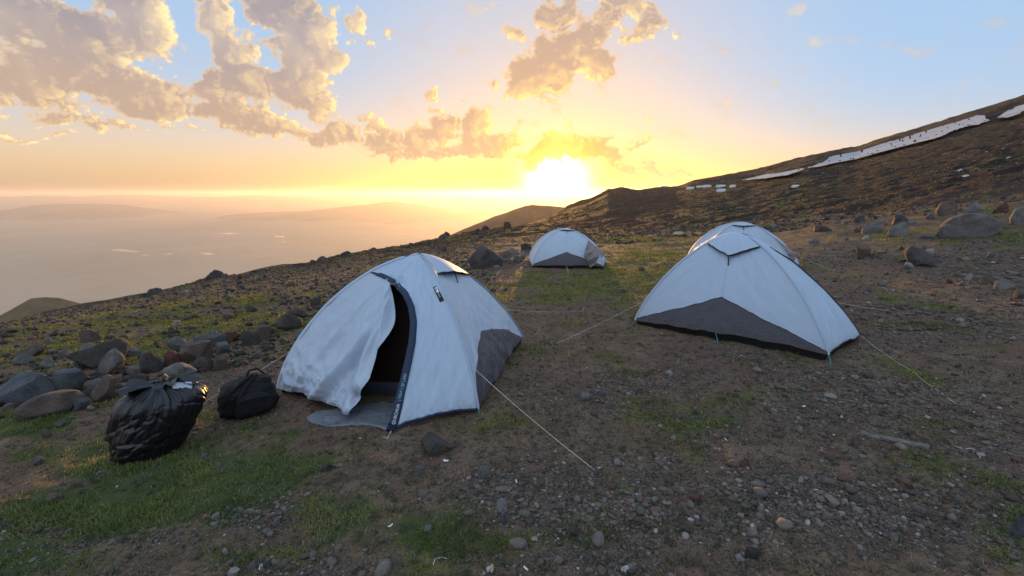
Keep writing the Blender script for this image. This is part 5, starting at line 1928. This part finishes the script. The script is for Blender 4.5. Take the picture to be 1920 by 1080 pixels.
# ---------------------------------------------------------------- ground cloth before the door
fr = np.array([(574, 787), (583, 795), (600, 799), (622, 802), (645, 800), (668, 799), (690, 798), (708, 803), (722, 808), (736, 809)], float)
bk = np.array([(596, 773), (612, 772), (628, 770), (645, 767), (662, 763), (680, 759), (698, 757), (714, 756), (730, 757), (746, 760)], float)
t = np.linspace(0, 9, 70)
frp = hit(np.interp(t, np.arange(10), fr[:, 0]), np.interp(t, np.arange(10), fr[:, 1]))
bkp = hit(np.interp(t, np.arange(10), bk[:, 0]), np.interp(t, np.arange(10), bk[:, 1]))
k = np.linspace(0, 1, 30)[None, :, None]
G_ = frp[:, None] * (1 - k) + bkp[:, None] * k
G_[..., 2] = ground_z(G_[..., 0], G_[..., 1]) + 0.014 + 0.010 * np.abs(fbm(G_[..., 0] * 7, G_[..., 1] * 7, 3, 231)) - 0.010 * (np.abs(k[..., 0] - 0.0) < 0.02)
M_CLOTH = fabric('groundsheet', (0.135, 0.145, 0.165), 0.38, 1.6, 0.5)
c0 = G_.reshape(-1, 3).mean(0)
G2 = np.concatenate([G_, G_[:, ::-1] - [0, 0, 0.004]], 1)
tag(link('ground_cloth', mesh_from('ground_cloth', G2.reshape(-1, 3) - c0, grid_faces(70, 60, True), M_CLOTH), None, c0), 'grey blue ground cloth spread on the earth before the tent door', 'ground cloth')

# ---------------------------------------------------------------- small things lying about
M_WOOD = material('weathered_wood', lambda G, bs: (G.put(bs.inputs['Base Color'], G.ramp(G.noise(position(G), 30.0, 4, 0.6), [(0.3, (0.10, 0.085, 0.068)), (0.7, (0.20, 0.17, 0.14))])),
                                                   bump(G, bs, G.noise(position(G), 60.0, 3, 0.6), 0.6, 0.01)), 0.85)
a, b = gp(1612, 812), gp(1742, 841)
t = np.linspace(0, 1, 24)
Cn = a + (b - a) * t[:, None]
Cn[:, 2] = ground_z(Cn[:, 0], Cn[:, 1])
Tn = (b - a) / np.linalg.norm(b - a); Sn = np.array([Tn[1], -Tn[0], 0]); Sn /= np.linalg.norm(Sn)
w = 0.022 + 0.012 * t + 0.004 * fbm(t * 6, t * 0, 2, 241)
hgt = 0.016 + 0.003 * fbm(t * 9, t * 0 + 4, 2, 243)
Q = np.stack([Cn + Sn * (sx_ * w)[:, None] + np.array([0, 0, 1.0]) * (q_ * hgt)[:, None] for sx_, q_ in ((-1, -0.6), (-0.96, 1), (0.96, 1.1), (1, -0.6))], 1)
me = mesh_from('wooden_plank', Q.reshape(-1, 3) - a, np.concatenate([grid_faces(24, 4, True), [[0, 1, 2, 3], [95, 94, 93, 92]]]), M_WOOD, False)
tag(link('wooden_plank', me, None, a), 'weathered grey plank lying flat on the gravel at the right', 'plank')


def cord(pts, rad, mat, name, label, cat, lift=0.006):
    P = hit([p[0] for p in pts], [p[1] for p in pts])
    t_ = np.linspace(0, len(P) - 1, 8 * len(P))
    C = np.stack([np.interp(t_, np.arange(len(P)), P[:, i]) for i in range(3)], 1)
    for _ in range(3):
        C[1:-1] = (C[:-2] + 2 * C[1:-1] + C[2:]) / 4
    C[:, 2] = ground_z(C[:, 0], C[:, 1]) + lift
    V, F = tube(C, rad)
    o = link(name, mesh_from(name, V - C[0], F, mat), None, C[0])
    return tag(o, label, cat)


cord([(1790, 838), (1806, 843), (1822, 842), (1832, 848), (1838, 861)], 0.0022, M_ROPE, 'string', 'thin pale string curled on the gravel near the grey plank', 'string')
cord([(812, 1062), (816, 1050), (828, 1047), (838, 1049)], 0.002, M_ROPE, 'string', 'thin looped string on dry turf at the bottom centre', 'string')

M_PINK = material('pink_wrapper', lambda G, bs: G.put(bs.inputs['Base Color'], (0.55, 0.10, 0.16)), 0.5)
M_ORNG = material('orange_scrap', lambda G, bs: G.put(bs.inputs['Base Color'], (0.60, 0.22, 0.05)), 0.6)
M_PAPER = material('white_paper', lambda G, bs: G.put(bs.inputs['Base Color'], (0.70, 0.70, 0.68)), 0.8)
M_LEAF = material('dry_leaf', lambda G, bs: G.put(bs.inputs['Base Color'], (0.40, 0.34, 0.20)), 0.8)


def scrap(px, py, size, mat, name, label, cat, seed, asp=0.7):
    p = gp(px, py)
    u_, v_ = np.meshgrid(np.linspace(-1, 1, 8), np.linspace(-1, 1, 7), indexing='ij')
    out = 1 - 0.25 * np.abs(u_ * v_)
    ang = seed * 1.3
    X, Y = size * u_ * out, size * asp * v_ * out
    x_, y_ = X * math.cos(ang) - Y * math.sin(ang) + p[0], X * math.sin(ang) + Y * math.cos(ang) + p[1]
    z_ = ground_z(x_, y_) + 0.006 + size * 0.35 * np.abs(fbm(u_ * 1.4 + seed, v_ * 1.4, 2, 250 + seed)) + size * 0.2 * u_ ** 2
    Q = np.stack([x_, y_, z_], -1)
    Q = np.concatenate([Q.reshape(-1, 3), Q.reshape(-1, 3) - [0, 0, 0.0015]]) - p
    F_ = grid_faces(8, 7)
    tag(link(name, mesh_from(name, Q, np.concatenate([F_, F_[:, ::-1] + 56]), mat), None, p), label, cat)


scrap(1541, 848, 0.016, M_PINK, 'wrapper', 'pink crumpled wrapper on the gravel at the right', 'wrapper', 1)
scrap(385, 969, 0.012, M_PINK, 'wrapper', 'tiny pink wrapper in the pebble patch on the grass', 'wrapper', 2)
scrap(697, 858, 0.011, M_PINK, 'wrapper', 'small pink wrapper in front of the ground cloth', 'wrapper', 3)
scrap(1241, 627, 0.020, M_ORNG, 'scrap', 'orange scrap beside the black skirt of the large closed tent', 'scrap', 4)
scrap(1505, 764, 0.022, M_PAPER, 'scrap', 'white paper scrap on the gravel below the large closed tent', 'scrap', 5, 0.5)
scrap(922, 1070, 0.026, M_LEAF, 'dry_leaf', 'curled dry leaf at the bottom centre', 'leaf', 6, 0.3)
scrap(836, 866, 0.020, M_PAPER, 'scrap', 'white torn scrap beside the flat half buried rock', 'scrap', 7, 0.6)
scrap(732, 988, 0.016, M_PAPER, 'scrap', 'white torn scrap on the grass in the foreground', 'scrap', 8, 0.5)


def butt(px, py, ang, label):
    p = gp(px, py) + np.array([0, 0, 0.006])
    d = np.array([math.cos(ang), math.sin(ang), 0.05])
    V, F = tube(np.stack([p - d * 0.014, p, p + d * 0.014]), 0.0042, 8)
    tag(link('cigarette_butt', mesh_from('cigarette_butt', V - p, F, M_PAPER), None, p), label, 'cigarette butt')


butt(986, 1068, 2.3, 'white cigarette butt among pebbles at the bottom edge')
butt(968, 904, 1.8, 'white cigarette butt standing among the foreground pebbles')
butt(1361, 826, 1.7, 'white cigarette butt on the gravel right of the trodden soil')
butt(488, 1066, 1.9, 'white cigarette butt between the stones at the bottom edge')

# pale bundle on the turf beyond the tents
p = gp(1272, 441)
fy = p[1]
u_, v_ = np.meshgrid(np.linspace(0, math.pi, 16), np.linspace(0, 2 * math.pi, 24, endpoint=False), indexing='ij')
s_ = 10 / FPX * fy
q = 1 + 0.35 * fbm(np.cos(v_) * 2, np.sin(v_) * 2 + u_ * 1.5, 3, 261)
Q = np.stack([s_ * np.sin(u_) * np.cos(v_) * q, s_ * 0.6 * np.sin(u_) * np.sin(v_) * q, s_ * 0.42 * np.cos(u_) * q + s_ * 0.2], -1)
tag(link('cloth_bundle', mesh_from('cloth_bundle', Q.reshape(-1, 3), grid_faces(16, 24, True), M_LEAF), None, p), 'pale crumpled cloth bundle on the turf beyond the tents', 'bundle')


# ---------------------------------------------------------------- tents of the other camp, far off at the foot of the snow
M_FARW = fabric('far_white_canvas', (0.5, 0.5, 0.5), 0.7)


def far_tent(x0, x1, y0, y1, label):
    p = gp((x0 + x1) / 2, y1)
    L = (x1 - x0) / FPX * p[1] / 2
    H = (y1 - y0) / FPX * p[1] * 1.15
    t_, a_ = np.meshgrid(np.linspace(-1, 1, 9), np.linspace(0, math.pi, 11), indexing='ij')
    e_ = np.sqrt(np.clip(1 - np.abs(t_) ** 5, 0.0, 1)) * 0.25 + 0.75
    W = H * 0.95
    Q = np.stack([L * t_, W * np.cos(a_) * e_, H * np.sin(a_) * e_ - 0.1], -1)
    Q[..., 2] += 0.03 * H * np.cos(t_ * 9) * np.sin(a_)
    F_ = [tuple(int(i) for i in f) for f in grid_faces(9, 11)] + [tuple(range(11)), tuple(range(88, 99))[::-1]]
    o = link('tunnel_tent', mesh_from('tunnel_tent', Q.reshape(-1, 3), F_, M_FARW, False), None, p)
    o.rotation_euler = (0, 0, -0.12 - math.atan2(p[0], p[1]) * 0.8)
    tag(o, label, 'tent', 'far camp tents')
    d = mesh_from('door', [(-L * 1.02, -W * 0.3, 0), (-L * 1.02, W * 0.3, 0), (-L * 1.0, W * 0.2, H * 0.6), (-L * 1.0, -W * 0.2, H * 0.6)], [(0, 1, 2, 3)], M_GREY, False)
    link('door', d, o)


far_tent(1287, 1301, 350.5, 355, 'leftmost long white tunnel tent of the far camp')
far_tent(1306, 1318, 348, 351.5, 'small white tent behind the leftmost tunnel tent of the far camp')
far_tent(1318, 1333, 347, 351.5, 'white tunnel tent in the middle row of the far camp')
far_tent(1343, 1360, 346.5, 351, 'white tent with uneven roof in the back row of the far camp')
far_tent(1344, 1360, 354, 359.5, 'nearest white tunnel tent of the far camp')
far_tent(1368, 1379, 346.5, 351.5, 'white square tent just left of the lowest snow patch tip')
far_tent(1485, 1498, 346, 350.5, 'lone white tent below the snow, right of the far camp')
far_tent(1240, 1252, 348, 350.5, 'pale tent on the ridge line nearest the sun')
